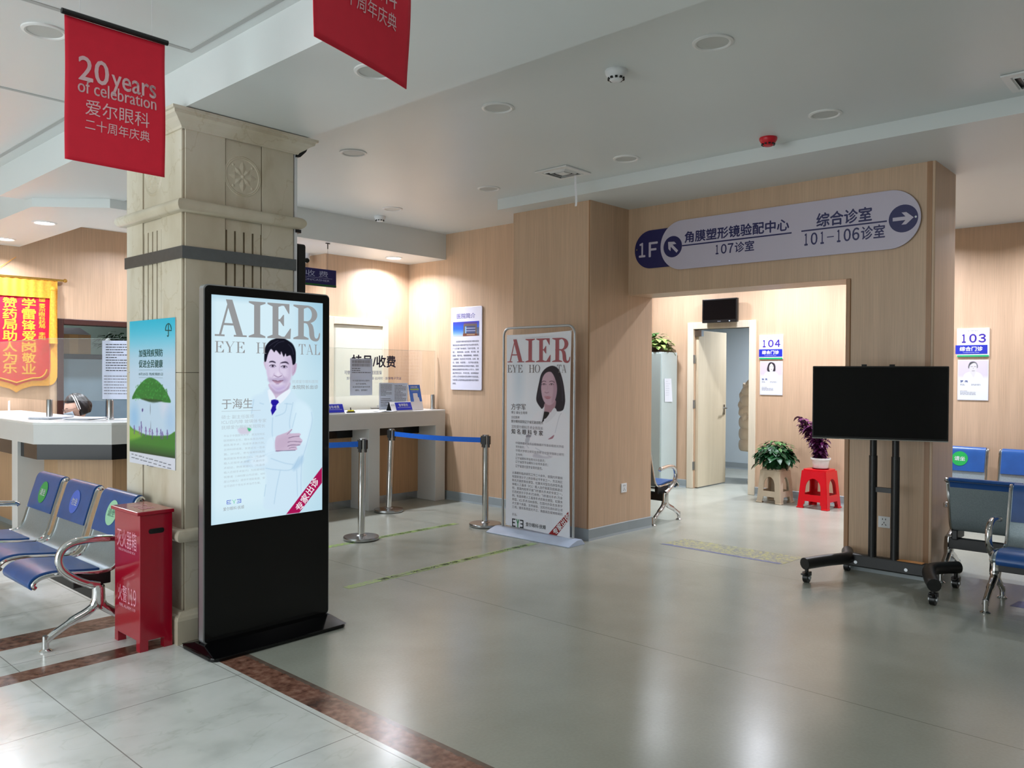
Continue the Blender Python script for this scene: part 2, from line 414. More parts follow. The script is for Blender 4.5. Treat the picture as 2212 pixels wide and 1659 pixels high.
ROOMW = mat('clinic_wall_paint', rgb(196, 208, 214), .7, noise=.02, nscale=3)
GREYSK = mat('grey_skirting', rgb(150, 160, 164), .4, noise=.04, nscale=6)

m, nt, b, noise, ramp, mix, mth, xyz = nodes('vinyl_floor', .16, .42)
base = ramp(noise(1.6, (1, 1, 1), 6), [(.3, rgb(155, 158, 147)), (.7, rgb(169, 172, 161))])
fine = ramp(noise(70, (1, 1, 1), 4), [(.35, (.95, .95, .94)), (.65, (1, 1, 1))])
scuff = ramp(noise(3.2, (1, 1, 1), 9, 5), [(.60, (1, 1, 1)), (.78, (.95, .95, .94))])
seam = mth('LESS_THAN', mth('ABSOLUTE', mth('SUBTRACT', xyz[0], 3.766)), .0022)
seam2 = mth('LESS_THAN', mth('ABSOLUTE', mth('SUBTRACT', xyz[0], 5.76)), .0018)
c = mix(mix(mix(mix(base, fine, 1., 'MULTIPLY'), scuff, 1., 'MULTIPLY'), rgb(112, 113, 104), seam), rgb(130, 131, 122), seam2)
nt.links.new(c, b.inputs['Base Color'])
nt.links.new(mth('MULTIPLY_ADD', noise(2.2, (1, 1, 1), 5, 9), .06, .21), b.inputs['Roughness'])
VINYL = m

m, nt, b, noise, ramp, mix, mth, xyz = nodes('white_marble_floor', .2, .5)
base = ramp(noise(3.1, (1, 1, 1), 9), [(.34, rgb(204, 209, 205)), (.52, rgb(226, 230, 226)), (.7, rgb(234, 237, 235))])
vein = ramp(noise(1.7, (1, 2.3, 1), 12, 4), [(.49, (1, 1, 1)), (.50, (.90, .91, .89)), (.51, (1, 1, 1))])
blot = ramp(noise(7.5, (1, 1, 1), 3, 11), [(.64, (1, 1, 1)), (.72, (.86, .88, .85))])
fx = mth('ABSOLUTE', mth('SUBTRACT', mth('FRACT', mth('DIVIDE', mth('ADD', xyz[0], 10*.72-1.29+.36), .72)), .5))
fy = mth('ABSOLUTE', mth('SUBTRACT', mth('FRACT', mth('DIVIDE', mth('ADD', xyz[1], 10*.96-3.675+.48), .96)), .5))
j = mth('MAXIMUM', mth('LESS_THAN', fx, .0035), mth('LESS_THAN', fy, .0026))
stain = ramp(noise(13, (1, 1, 1), 4, 2), [(.70, (1, 1, 1)), (.74, (.72, .56, .36))])
near = mth('LESS_THAN', mth('ADD', mth('ABSOLUTE', mth('SUBTRACT', xyz[0], 1.62)), mth('ABSOLUTE', mth('SUBTRACT', xyz[1], 4.68))), .16)
c = mix(mix(mix(mix(base, vein, 1., 'MULTIPLY'), blot, 1., 'MULTIPLY'), rgb(150, 152, 147), j), stain, near, 'MULTIPLY')
nt.links.new(c, b.inputs['Base Color']); MARBLE = m

m, nt, b, noise, ramp, mix, mth, xyz = nodes('brown_marble', .22, .5)
base = ramp(noise(26, (1, 1, 1), 8), [(.32, rgb(96, 62, 50)), (.5, rgb(136, 96, 80)), (.7, rgb(160, 124, 106))])
dirt = ramp(noise(4.4, (1, 1, 1), 7, 2), [(.52, (1, 1, 1)), (.66, (.42, .40, .38))])
edge = mth('MULTIPLY', mth('GREATER_THAN', mth('ADD', xyz[0], mth('MULTIPLY', noise(38, (1, 1, 1), 6, 7), .035)), 2.196), .75)
c = mix(mix(base, dirt, 1., 'MULTIPLY'), rgb(96, 92, 84), edge); nt.links.new(c, b.inputs['Base Color']); BROWN = m

m, nt, b, noise, ramp, mix, mth, xyz = nodes('beige_marble', .33, .5)
base = ramp(noise(2.6, (1, 1, .5), 10), [(.34, rgb(198, 187, 163)), (.5, rgb(214, 205, 184)), (.68, rgb(225, 218, 202))])
vein = ramp(noise(2.1, (1.2, 1.2, 1), 12, 6), [(.493, (1, 1, 1)), (.5, (.88, .85, .79)), (.507, (1, 1, 1))])
dirt = ramp(noise(6, (1, 1, .35), 6, 1), [(.62, (1, 1, 1)), (.76, (.82, .78, .70))])
nt.links.new(mix(mix(base, vein, 1., 'MULTIPLY'), dirt, 1., 'MULTIPLY'), b.inputs['Base Color']); STONE = m
GROOVE = mat('marble_joint', rgb(118, 104, 80), .7, noise=.2, nscale=20)

STEEL = mat('polished_chrome', rgb(214, 214, 214), .10, 1.)
BRUSH = mat('brushed_steel', rgb(176, 178, 180), .26, 1., noise=.06, nscale=40, stretch=(1, 1, .05))
DULLM = mat('grey_perforated_steel', rgb(150, 164, 170), .38, .55, noise=.10, nscale=120)
BLACK = mat('black_plastic', rgb(14, 14, 15), .35, noise=.2, nscale=30)
BLACKG = mat('black_gloss', rgb(7, 7, 9), .10, spec=.35)
SATIN = mat('black_powder_coat', rgb(20, 20, 21), .42, noise=.2, nscale=60)
NAVY = mat('navy_vinyl', rgb(30, 80, 146), .30, noise=.10, nscale=14, bump=.05)
RED = mat('red_lacquer', rgb(166, 16, 42), .16, noise=.05, nscale=4, coat=.3)
REDP = mat('red_plastic', rgb(214, 8, 26), .28, noise=.04, nscale=6)
TANP = mat('beige_plastic', rgb(205, 190, 166), .38, noise=.05, nscale=6)
POTW = mat('white_glazed_pot', rgb(238, 238, 236), .22, noise=.01)
SOIL = mat('potting_soil', rgb(52, 36, 28), .9, noise=.4, nscale=60)
PAPER = mat('white_paper', rgb(226, 230, 238), .6, noise=.01, nscale=5)
GPAPER = mat('plastic_sleeved_paper', rgb(214, 220, 232), .25, noise=.015, nscale=5)
_n = GPAPER.node_tree; _t = _n.nodes.new('ShaderNodeBsdfTranslucent'); _t.inputs[0].default_value = (*rgb(226, 232, 244), 1); _x = _n.nodes.new('ShaderNodeMixShader'); _x.inputs[0].default_value = .55
_n.links.new(_n.nodes['Principled BSDF'].outputs[0], _x.inputs[1]); _n.links.new(_t.outputs[0], _x.inputs[2]); _n.links.new(_x.outputs[0], _n.nodes['Material Output'].inputs[0])
INK = mat('black_ink', rgb(30, 30, 36), .6); GINK = mat('grey_ink', rgb(126, 128, 138), .6)
DKBLUE = mat('dark_blue_print', rgb(26, 30, 92), .4); BLUEP = mat('blue_print', rgb(28, 42, 176), .4); VIOLET = mat('violet_blue_print', rgb(58, 34, 158), .4)
WPR = mat('white_print', rgb(240, 240, 244), .4); GREENP = mat('green_print', rgb(18, 170, 108), .4)
COUNTER = mat('white_counter_stone', rgb(226, 228, 226), .22, noise=.012, nscale=5)
COUNTERG = mat('grey_counter_face', rgb(212, 213, 211), .35, noise=.02, nscale=5)
GLASS = pane_mat('clear_glass', (.955, .965, .955), .45); PANEDGE = mat('glass_edge', rgb(196, 214, 206), .15)
BELTB = mat('blue_belt_webbing', rgb(8, 104, 220), .6, noise=.06, nscale=60)
REDCLOTH = mat('red_banner_cloth', rgb(224, 26, 56), .7, noise=.03, nscale=18)
PINKPR = mat('pale_print_on_cloth', rgb(232, 196, 202), .7)
VELVET = mat('crimson_velvet', rgb(206, 6, 52), .75, noise=.08, nscale=30)
GOLD = mat('golden_fringe', rgb(228, 160, 46), .6, noise=.18, nscale=50); GOLDPR = mat('gold_lettering', rgb(236, 182, 52), .5, noise=.05, nscale=20)
ALU = mat('silver_aluminium', rgb(190, 194, 198), .3, .8, noise=.03, nscale=20)
POWDER = mat('pale_blue_grey_powder_coat', rgb(186, 200, 222), .35, noise=.03, nscale=9)
CABG = mat('grey_green_cabinet_steel', rgb(190, 204, 202), .35, noise=.02, nscale=4)
LAMPRIM = mat('white_lamp_rim', rgb(232, 232, 230), .4); LAMPOFF = mat('unlit_lamp_diffuser', rgb(196, 198, 194), .5, noise=.02)
LAMPON = glow('lit_lamp_diffuser', (1, .98, .95), 14)
WPL = mat('white_plastic', rgb(232, 234, 236), .35, noise=.01)

def st(o): o['kind'] = 'structure'; return o
# ------------------------------------------------------------------ the setting: floor
MB().box(2.205, 12.2, -3.5, 13, -.1, 0).build('floor', VINYL, kind='structure')
mb = MB()
for y0, y1 in ((-3.5, 4.35), (4.50, 4.91), (5.14, 13)): mb.box(-4.2, 2.04, y0, y1, -.1, 0)
mb.box(2.04, 2.205, 4.3, 13, -.1, 0)
mb.build('floor_marble', MARBLE, kind='structure')
MB().box(2.04, 2.205, -3.5, 4.3, -.1, 0).build('trim_1', BROWN, kind='structure')
MB().box(-4.2, 2.04, 4.35, 4.50, -.1, 0).build('trim_2', BROWN, kind='structure')
MB().box(-4.2, 2.04, 4.91, 5.14, -.1, 0).build('trim_3', BROWN, kind='structure')
# ceiling
ZC = 3.18
MB().prism([(-4.2, -3.5), (5.59, -3.5), (5.59, 5.31), (6.78, 5.31), (6.78, 13), (-4.2, 13)], ZC, ZC+.12).build('ceiling', CEIL, kind='structure')
MB().box(5.59, 12.2, -3.5, 5.31, 3.078, 3.3).build('ceiling_lowered', CEIL, kind='structure')
MB().box(6.78, 9.7, 5.31, 13, 3.078, 3.3).build('ceiling_corridor', CEIL, kind='structure')
MB().box(2.03, 2.80, -3.5, 7.6, 2.95, ZC).build('beam', CEIL, kind='structure')
SOF = [(2.235, 9.97), (2.235, 7.468), (2.685, 7.02), (6.58, 7.10), (6.58, 7.78), (5.34, 7.78), (5.34, 8.13), (2.86, 8.13), (2.86, 9.97)]
MB().prism(SOF, 2.876, ZC).build('ceiling_soffit', CEIL, kind='structure')
GR = mat('shadow_gap', rgb(184, 186, 184), .8)
mb = MB(); z = ZC
for x0, x1, y0, y1 in ((-1, 1.95, 4.065, 4.095), (1.951, 1.978, -1, 4.095), (-1, 1.91, 5.42, 5.45), (1.911, 1.94, 5.42, 9)): mb.box(x0, x1, y0, y1, z-.003, z+.02)
mb.build('trim_4', GR, kind='structure')

# ---- walls
mb = MB(); Yb = 9.97                              # back wall behind the pharmacy, with a doorway
mb.box(-4.2, 3.30, Yb, Yb+.15, 0, ZC).box(3.30, 4.32, Yb, Yb+.15, 2.05, ZC).box(4.32, 5.34, Yb, Yb+.15, 0, ZC)
mb.build('wall_back', WOOD, kind='structure')
MB().box(5.34, 6.78, 7.78, 9.97, 0, ZC).box(4.5, 5.34, 8.13, 8.25, 0, ZC).build('wall_cashier', WOOD, kind='structure')
MB().box(6.58, 6.78, 5.31, 7.78, 0, ZC).build('wall_hall', WOOD, kind='structure')
PIL = [(5.815, 4.368), (6.40, 4.352), (6.78, 4.325), (6.78, 5.31), (5.815, 5.31)]
MB().prism(PIL, 0, 3.09).build('wall_pillar', WOOD, kind='structure', bevel=.006)
MB().prism([(4.36, 2.262), (4.36, 3.09), (1.68, 3.09), (1.68, 0), (2.276, 0), (2.276, 2.262)], 6.40, 6.78, 0).build('wall_portal', WOOD, kind='structure', bevel=.006)
MB().box(6.7795, 6.96, 1.682, 2.274, 0, 3.09).build('wall_portal_right', WOOD, kind='structure')
mb = MB(); mb.box(6.392, 6.41, 2.276, 2.31, 0, 2.262).build('trim_5', wood('portal_edge_wood', rgb(176, 134, 98)), kind='structure', bevel=.004)
Xf = 9.5
mb = MB(); mb.box(Xf, Xf+.12, -3.5, 4.60, 0, 3.1).box(Xf, Xf+.12, 4.60, 5.40, 2.115, 3.1).box(Xf, Xf+.12, 5.40, 13, 0, 3.1)
mb.build('wall_far', WOOD, kind='structure')
mb = MB(); mb.box(12.0, 12.2, 3.2, 7.2, 0, 3.0).box(Xf+.12, 12.0, 7.0, 7.2, 0, 3.0).box(Xf+.12, 12.0, 3.0, 3.2, 0, 3.0)
mb.build('wall_clinic', ROOMW, kind='structure')
MB().box(Xf+.12, 12.2, 5.31, 7.2, 2.8, 2.9).box(Xf+.12, 12.2, 3.0, 5.31, 2.8, 2.9).build('ceiling_clinic', CEIL, kind='structure')
MB().box(6.78, 9.5, 8.2, 8.4, 0, 3.1).build('wall_corridor_end', WOOD, kind='structure')
MB().box(-4.2, 9.6, -3.6, -3.5, 0, ZC).build('wall_rear', WHITE, kind='structure')
mb = MB()
mb.box(-4.3, -4.2, -3.5, 13, 2.95, ZC).box(-4.3, -4.2, -3.5, -1.2, 0, 2.95).box(-4.3, -4.2, 7.2, 13, 0, 2.95)
mb.build('wall_entrance', WHITE, kind='structure')
PHR = mat('pharmacy_room_paint', rgb(176, 196, 184), .7, noise=.02)
MB().box(2.0, 6, 12.2, 12.3, 0, ZC).box(5.2, 5.3, 10.12, 12.2, 0, ZC).box(2.0, 2.1, 10.12, 12.2, 0, ZC).build('wall_pharmacy_store', PHR, kind='structure')

# skirtings
def skirt(name, path, h=.105, t=.014):
    MB().sweep([(-.001, 0), (t+.006, 0), (t, .02), (t, h-.004), (t-.004, h), (-.001, h)], path, closed=False).build(name, GREYSK, kind='structure')
skirt('baseboard_hall', [(6.58, 7.78), (6.58, 5.31)]) 
skirt('baseboard_pillar', [(5.815, 5.31), (5.815, 4.368), (6.40, 4.352), (6.78, 4.325)], .105)
skirt('baseboard_portal', [(6.78, 2.276), (6.40, 2.276), (6.40, 1.68), (6.96, 1.68)])
skirt('baseboard_far', [(9.5, 13), (9.5, 5.50)]); skirt('baseboard_far_right', [(9.5, 4.53), (9.5, -3)])
skirt('baseboard_clinic', [(9.62, 7.0), (12.0, 7.0), (12.0, 3.2)])
MB().box(5.811, 5.818, 4.372, 4.384, .105, 3.08).build('trim_6', wood('corner_bead_wood', rgb(170, 128, 92)), kind='structure')
MB().box(6.56, 6.585, 5.31, 5.325, .1, 3.18).build('trim_7', MATS['corner_bead_wood'], kind='structure')
MB().box(6.396, 6.404, 1.70, 1.735, .1, 3.08).build('trim_8', MATS['corner_bead_wood'], kind='structure')
for i, (y) in enumerate((3.1, 6.05)):
    MB().box(9.497, 9.501, y, y+.003, .1, 3.07).build('trim_%d' % (9+i), MATS['corner_bead_wood'], kind='structure')

# door 104
def frame(name, w, x0, x1, d, z1, fw_, depth, parent=None, leafm=FRAME):
    mb = MB()
    for a, b_ in ((x0, x0+fw_), (x1-fw_, x1)): mb.box(a, b_, -d, depth, 0, z1)
    mb.box(x0+fw_, x1-fw_, -d, depth, z1-fw_, z1)
    return mb.build(name, w, parent, bevel=.006)
d1 = bpy.data.objects.new('door_1', None); COL.objects.link(d1); st(d1); d1.location = (9.5, 5.0, 0); d1.rotation_euler = (0, 0, -PI/2)
frame('door_frame', FRAME, -.497, .47, .022, 2.205, .09, .12, d1)
L = MB().box(-.40, -.355, .03, .80, .012, 2.10).build('door_leaf', LEAF, d1, bevel=.003)
for z in (.30, 1.12, 1.72): MB().box(-.41, -.395, -.005, .028, z-.055, z+.055).tube([(-.405, -.012, z-.055), (-.405, -.012, z+.055)], .009, 8).build('hinge', BRUSH, d1)
h = MB(); h.box(-.355, -.345, .72, .755, .96, 1.10).tube([(-.35, .738, 1.05), (-.31, .738, 1.05), (-.305, .70, 1.05), (-.305, .63, 1.05)], .009, 8)
h.build('door_handle', BRUSH, d1, smooth=True)
MB().box(-.40, -.30, -.0, .06, 2.02, 2.10).build('door_closer', BRUSH, d1)
# cashier's back door
d2 = bpy.data.objects.new('door_2', None); COL.objects.link(d2); st(d2); d2.location = (5.79, 7.78, 0)
frame('door_frame', FRAME, -.44, .445, .03, 2.16, .085, .0, d2)
MB().box(-.355, .36, -.012, .0, .01, 2.07).build('door_leaf', mat('cream_door', rgb(222, 222, 206), .4, noise=.02), d2, bevel=.003)
h = MB(); h.box(.285, .335, -.022, -.012, .93, 1.12).tube([(.31, -.02, 1.09), (.31, -.06, 1.09), (.27, -.065, 1.09), (.15, -.065, 1.09)], .010, 8).ball((.31, -.03, .98), .02)
h.build('door_handle', ALU, d2, smooth=True)
# pharmacy doorway, dark frame
d3 = bpy.data.objects.new('door_3', None); COL.objects.link(d3); st(d3); d3.location = (3.8, 9.97, 0)
frame('door_frame', DARKWOOD, -.565, .60, .03, 2.11, .065, .15, d3)
# glazed entrance (left of the camera)
w1 = bpy.data.objects.new('window_1', None); COL.objects.link(w1); st(w1); w1.location = (-4.25, 3, 0)
mb = MB()
for y in (-4.15, -2.1, 0, 2.1, 4.15): mb.box(-.04, .04, y-.05, y+.05, 0, 2.95)
mb.box(-.04, .04, -4.2, 4.2, 2.87, 2.95).box(-.04, .04, -4.2, 4.2, 2.15, 2.22).build('window_frame', BRUSH, w1)
MB().box(-.006, .006, -4.15, 4.15, .02, 2.9).build('window_pane', GLASS, w1)

# ---- marble column
CX0, CX1, CY0, CY1 = 2.055, 2.768, 4.36, 5.125
cl = bpy.data.objects.new('column', None); COL.objects.link(cl); st(cl); cl.location = (2.41, 4.74, 0)
def cpath(e=0): return [(CX0-2.41-e, CY0-4.74-e), (CX1-2.41+e, CY0-4.74-e), (CX1-2.41+e, CY1-4.74+e), (CX0-2.41-e, CY1-4.74+e)]
w, hh = (CX1-CX0), (CY1-CY0); X0, X1, Y0, Y1 = CX0-2.41, CX1-2.41, CY0-4.74, CY1-4.74
shaft = MB().box(X0+.03, X1-.03, Y0+.03, Y1-.03, .1, 2.95)
def slabs(mb, a0, a1, fix, axis, sgn):              # three slabs a side: two plain, a fluted one between
    L = a1-a0; c = [a0+.012, a0+L*.355, a0+L*.68, a1-.012]
    for za, zb in ((.62, 1.50), (1.503, 2.40), (2.46, 2.86), (.16, .56)):
        for i in range(3):
            p, q = c[i]+.003, c[i+1]-.003; d0, d1_ = (.0, .05) if i != 1 else (.006, .05)
            if i == 1 and .9 < za < 2.3:              # flutes
                k = 4; ww = (q-p)/k
                for t in range(k):
                    u0, u1 = p+t*ww+.010, p+(t+1)*ww-.004
                    rng_ = (u0, u1, fix+sgn*d0, fix+sgn*d1_)
                    (mb.box(rng_[0], rng_[1], min(rng_[2:]), max(rng_[2:]), za, min(zb, 2.33)) if axis == 0 else mb.box(min(rng_[2:]), max(rng_[2:]), rng_[0], rng_[1], za, min(zb, 2.33)))
                b0, b1 = fix+sgn*(d0+.008), fix+sgn*d1_
                (mb.box(p, q, min(b0, b1), max(b0, b1), za, zb) if axis == 0 else mb.box(min(b0, b1), max(b0, b1), p, q, za, zb))
                if zb > 2.33:
                    b0, b1 = fix+sgn*d0, fix+sgn*d1_
                    (mb.box(p, q, min(b0, b1), max(b0, b1), 2.33, zb) if axis == 0 else mb.box(min(b0, b1), max(b0, b1), p, q, 2.33, zb))
            else:
                b0, b1 = fix+sgn*d0, fix+sgn*d1_
                (mb.box(p, q, min(b0, b1), max(b0, b1), za, zb) if axis == 0 else mb.box(min(b0, b1), max(b0, b1), p, q, za, zb))
slabs(shaft, X0, X1, Y0, 0, 1); slabs(shaft, X0, X1, Y1, 0, -1); slabs(shaft, Y0, Y1, X0, 1, 1); slabs(shaft, Y0, Y1, X1, 1, -1)
shaft.build('shaft', STONE, cl)
MB().box(X0+.012, X1-.012, Y0+.012, Y1-.012, .12, 2.9).build('joint', GROOVE, cl)
cor = [(0, 2.855), (.012, 2.855), (.018, 2.866), (.03, 2.875), (.045, 2.885), (.062, 2.90), (.085, 2.912), (.088, 2.928), (.10, 2.93), (.102, 2.945), (.0, 2.948)]
MB().sweep(cor, cpath()).build('cornice', STONE, cl)
def tor(z, r): return [(0, z-r)]+[(.012+r*1.1*math.cos(a), z+r*math.sin(a)) for a in np.linspace(-PI/2, PI/2, 9)]+[(0, z+r)]
MB().sweep(tor(2.43, .036), cpath()).build('ring_moulding', STONE, cl, smooth=True)
MB().sweep(tor(.592, .036), cpath()).build('ring_moulding', STONE, cl, smooth=True)
MB().sweep([(0, 0), (.052, 0), (.052, .13), (.045, .148), (.03, .155), (.02, .17), (0, .172)], cpath()).build('plinth', STONE, cl)
MB().sweep([(0, 2.138), (.006, 2.138), (.006, 2.207), (0, 2.207)], cpath()).build('steel_band', mat('dull_steel_band', rgb(120, 124, 128), .3, .9, noise=.05, nscale=30), cl)
def rosette(mb, cx, cz, R, P):                       # carved flower: P(x, z, h) -> point
    def dome(pts, h):
        n = len(pts); c = (sum(p[0] for p in pts)/n, sum(p[1] for p in pts)/n)
        mb.add([P(*p, 0) for p in pts]+[P(*c, h)], [(i, (i+1) % n, n) for i in range(n)])
    for k in range(8):
        a = k*PI/4; L = R*(.86 if k % 2 == 0 else .66); wd = R*(.20 if k % 2 == 0 else .15)
        pr = [(0.12, 0), (.3, .6), (.42, .75), (.55, 1), (.72, .8), (.85, .5), (1, 0)]
        side = [(t*L, s*wd) for t, s in pr]; full = side+[(t*L, -s*wd) for t, s in pr[::-1][1:-1]]
        dome([(cx+x*math.cos(a)-y*math.sin(a), cz+x*math.sin(a)+y*math.cos(a)) for x, y in full], .007)
        if k % 2:
            q = (cx+R*.80*math.cos(a), cz+R*.80*math.sin(a)); dome([(q[0]+R*.09*math.cos(t), q[1]+R*.09*math.sin(t)) for t in np.linspace(0, 2*PI, 9)[:-1]], .006)
    dome([(cx+R*.12*math.cos(t), cz+R*.12*math.sin(t)) for t in np.linspace(0, 2*PI, 11)[:-1]], .010)
    for Rr in (R*.98, R*1.06):
        n = 40; vs = []
        for i in range(n):
            t = 2*PI*i/n
            for dr, h in ((-.006, 0), (0, .004), (.006, 0)): vs.append(P(cx+(Rr+dr)*math.cos(t), cz+(Rr+dr)*math.sin(t), h))
        mb.add(vs, [(i*3+q, ((i+1) % n)*3+q, ((i+1) % n)*3+q+1, i*3+q+1) for i in range(n) for q in (0, 1)])
mb = MB(); rosette(mb, (X0+X1)/2+.006, 2.655, .107, lambda x, z, h: (x, Y0+.006-h, z)); mb.build('rosette', STONE, cl)
mb = MB(); rosette(mb, (Y0+Y1)/2+.006, 2.655, .107, lambda x, z, h: (X0+.006-h, x, z)); mb.build('rosette', STONE, cl)
MB().box(X1-.004, X1+.014, Y0+.0, Y0+.02, .7, 2.86).build('cable_trunking', WPL, cl)
mb = MB().add([(X1+.0, Y0-.01, 2.855), (X1+.075, Y0-.01, 2.905), (X1+.085, Y0-.01, 2.915), (X1+.07, Y0-.01, 2.885), (X1+.03, Y0-.01, 2.845), (X1+.0, Y0-.01, 2.84)]+
      [(X1+.0, Y0+.2, 2.855), (X1+.075, Y0+.2, 2.905), (X1+.085, Y0+.2, 2.915), (X1+.07, Y0+.2, 2.885), (X1+.03, Y0+.2, 2.845), (X1+.0, Y0+.2, 2.84)],
      [(0, 1, 2, 3, 4, 5), (11, 10, 9, 8, 7, 6)]+[(i, (i+1) % 6, 6+(i+1) % 6, 6+i) for i in range(6)]); mb.build('cornice_underside_shade', BLACK, cl)  # black wedge puts the shade under the cornice return into colour
mb = MB().box(X1+.0, X1+.04, Y0-.005, Y0+.1, 2.375, 2.395); mb.build('cable_clip', BLACK, cl)

# ================================================================== THINGS
# ---- digital advertising kiosk in front of the column
YK = 4.08
k = thing('advertising_kiosk', 'tall black floor-standing kiosk with lit screen showing a doctor', 'advertising kiosk', (2.43, YK, 0))
lk = toloc(k)
def K1(x, y): p = lk(pY(450+x/6.38, 640+y/6.38, YK)); return (p.x, p.z)
def K2(x, y): p = lk(pY(450+x/6.144, 860+y/6.144, YK)); return (p.x, p.z)
mb = MB().prism([(-.43+a, b) for a, b in rrect(0, .845, -.175, .20, .05, 4)], 0, .022)
mb.add([(-.425, -.17, .022), (.41, -.17, .022), (.41, .19, .022), (-.425, .19, .022), (-.405, -.03, .05), (.395, -.03, .05), (.395, .085, .05), (-.405, .085, .05)],
       [(4, 5, 6, 7), (0, 1, 5, 4), (1, 2, 6, 5), (2, 3, 7, 6), (3, 0, 4, 7)])
mb.build('base', BLACKG, k, bevel=.006)
MB().prism(rrect(-.394, .400, .045, 1.975, .028), .004, .05, 1).build('housing', ALU, k, label='silver aluminium edge frame')
MB().prism(rrect(-.386, .394, .05, 1.968, .024), -.001, .006, 1).build('front_glass', BLACKG, k, label='glossy black front panel')
MB().prism(rrect(-.385, .39, .05, .80, .02), .05, .085, 1).build('rear_housing', BLACK, k, bevel=.01)
sx0, sx1, sz0, sz1 = -.352, .348, .683, 1.920
A = Art(sx0, sx1, sz0, sz1, 230, 400, (214, 238, 248))
A.blend((A.X-.02)/.38, (182, 216, 232), .9); A.blend((A.X-.15)/.22*np.clip((A.Z-1.5)/.4, 0, 1), (150, 198, 222), .8)
A.blend(np.clip(1-(A.X-sx0)/.03, 0, 1)*.5, (170, 205, 222), .6); A.blend(np.clip((A.Z-1.88)/.04, 0, 1), (165, 205, 224), .6)
A.blend(np.clip((.80-A.Z)/.2, 0, 1), (176, 214, 232), .5)
# the doctor: coat
coat = [K1(840, 1255), K1(740, 1330), K1(600, 1395), K2(560, 120), K2(590, 420), K2(520, 800), K2(420, 860), K2(520, 920), K2(740, 960), K2(760, 1200), K2(760, 1480), K2(1250, 1430), K2(1235, 1060), K2(1262, 800), K2(1310, 620), K2(1372, 330), K2(1368, 200), K2(1290, 70), K2(1180, 0), K1(1130, 1290)]
A.poly(coat, (206, 230, 246), .02, .9)
A.poly([K2(1150, 60), K2(1290, 80), K2(1366, 200), K2(1340, 420), K2(1290, 600), K2(1130, 560), K2(1110, 400)], (214, 238, 250), .03, .8)
for P in ([K2(1120, 60), K2(1075, 300), K2(1080, 400)], [K2(1366, 190), K2(1372, 330), K2(1300, 620), K2(1250, 780)], [K2(850, 260), K2(850, 520), K2(950, 700)], [K2(780, 735), K2(880, 702)],
          [K2(480, 840), K2(640, 800), K2(780, 740)], [K2(760, 930), K2(900, 950), K2(1100, 945), K2(1200, 780)], [K2(830, 800), K2(1000, 860), K2(1120, 880)], [K2(950, 960), K2(900, 1200), K2(870, 1400)],
          [K2(1170, 960), K2(1180, 1300)], [K2(1240, 780), K2(1225, 1100), K2(1238, 1400)], [K2(890, 240), K2(1010, 190), K2(1040, 70)], [K2(1010, 72), K2(1100, 80)], [K2(680, 65), K2(730, 80)], [K2(600, 20), K2(570, 200)], [K2(1110, 390), K2(1160, 200)], [K2(760, 1150), K2(740, 1300)]):
    A.line(P, .004, (168, 200, 224), .75, .006)
A.poly([K2(1120, 900), K2(1240, 760), K2(1250, 850), K2(1140, 960)], (160, 196, 226), .02, .6)
A.poly([K2(560, 800), K2(740, 740), K2(780, 860), K2(600, 900)], (226, 242, 252), .02, .5)
A.poly([K2(890, 515), K2(890, 702), K2(860, 720), K2(760, 750), K2(780, 560)], (216, 238, 252), .01, .7)
# hand
A.poly([K2(890, 525), K2(960, 482), K2(1040, 452), K2(1095, 412), K2(1108, 422), K2(1078, 465), K2(1140, 466), K2(1205, 466), K2(1224, 485), K2(1206, 503), K2(1215, 525), K2(1246, 560), K2(1232, 590), K2(1215, 622), K2(1165, 642), K2(1178, 672), K2(1155, 690), K2(1060, 690), K2(980, 697), K2(892, 700)], (203, 184, 208), .004)
A.poly([K2(900, 560), K2(1000, 500), K2(1080, 500), K2(1040, 640), K2(900, 690)], (190, 168, 194), .03, .5)
for P, ww in (([K2(1062, 530), K2(1120, 513), K2(1205, 505)], .004), ([K2(1052, 584), K2(1120, 574), K2(1235, 582)], .0035), ([K2(1050, 638), K2(1100, 622), K2(1210, 622)], .004), ([K2(1065, 668), K2(1110, 652), K2(1160, 655)], .0025), ([K2(892, 702), K2(1000, 697), K2(1150, 690)], .004), ([K2(1042, 480), K2(1085, 440), K2(1105, 412)], .0025)):
    A.line(P, ww, (112, 92, 124), .85)
# shirt, neck, tie
A.poly([K1(835, 1285), K1(815, 1330), K1(850, 1480), K1(875, 1640), K1(985, 1480), K1(1115, 1300), K1(1095, 1270)], (224, 236, 250), .006)
A.poly([K1(842, 1200), K1(842, 1275), K1(880, 1360), K1(925, 1414), K1(1010, 1370), K1(1105, 1270), K1(1110, 1180)], (203, 187, 212), .004)
A.poly([K1(850, 1250), K1(930, 1310), K1(1020, 1300), K1(1100, 1230), K1(1100, 1280), K1(1000, 1340), K1(900, 1340)], (176, 158, 190), .012, .7)
A.poly([K1(845, 1280), K1(925, 1414), K1(855, 1475), K1(822, 1340)], (232, 242, 252), .004); A.poly([K1(925, 1414), K1(1100, 1285), K1(1120, 1330), K1(985, 1480)], (232, 242, 252), .004)
A.line([K1(925, 1414), K1(853, 1478)], .002, (170, 188, 215)); A.line([K1(925, 1414), K1(985, 1485)], .002, (170, 188, 215))
A.poly([K1(862, 1432), K1(905, 1420), K1(958, 1432), K1(970, 1462), K1(932, 1505), K1(928, 1540), K1(934, 1560), K1(876, 1642), K1(856, 1572), K1(880, 1508), K1(858, 1470)], (38, 26, 158), .003, 1, False)
A.line([K1(880, 1508), K1(930, 1506)], .002, (70, 60, 190))
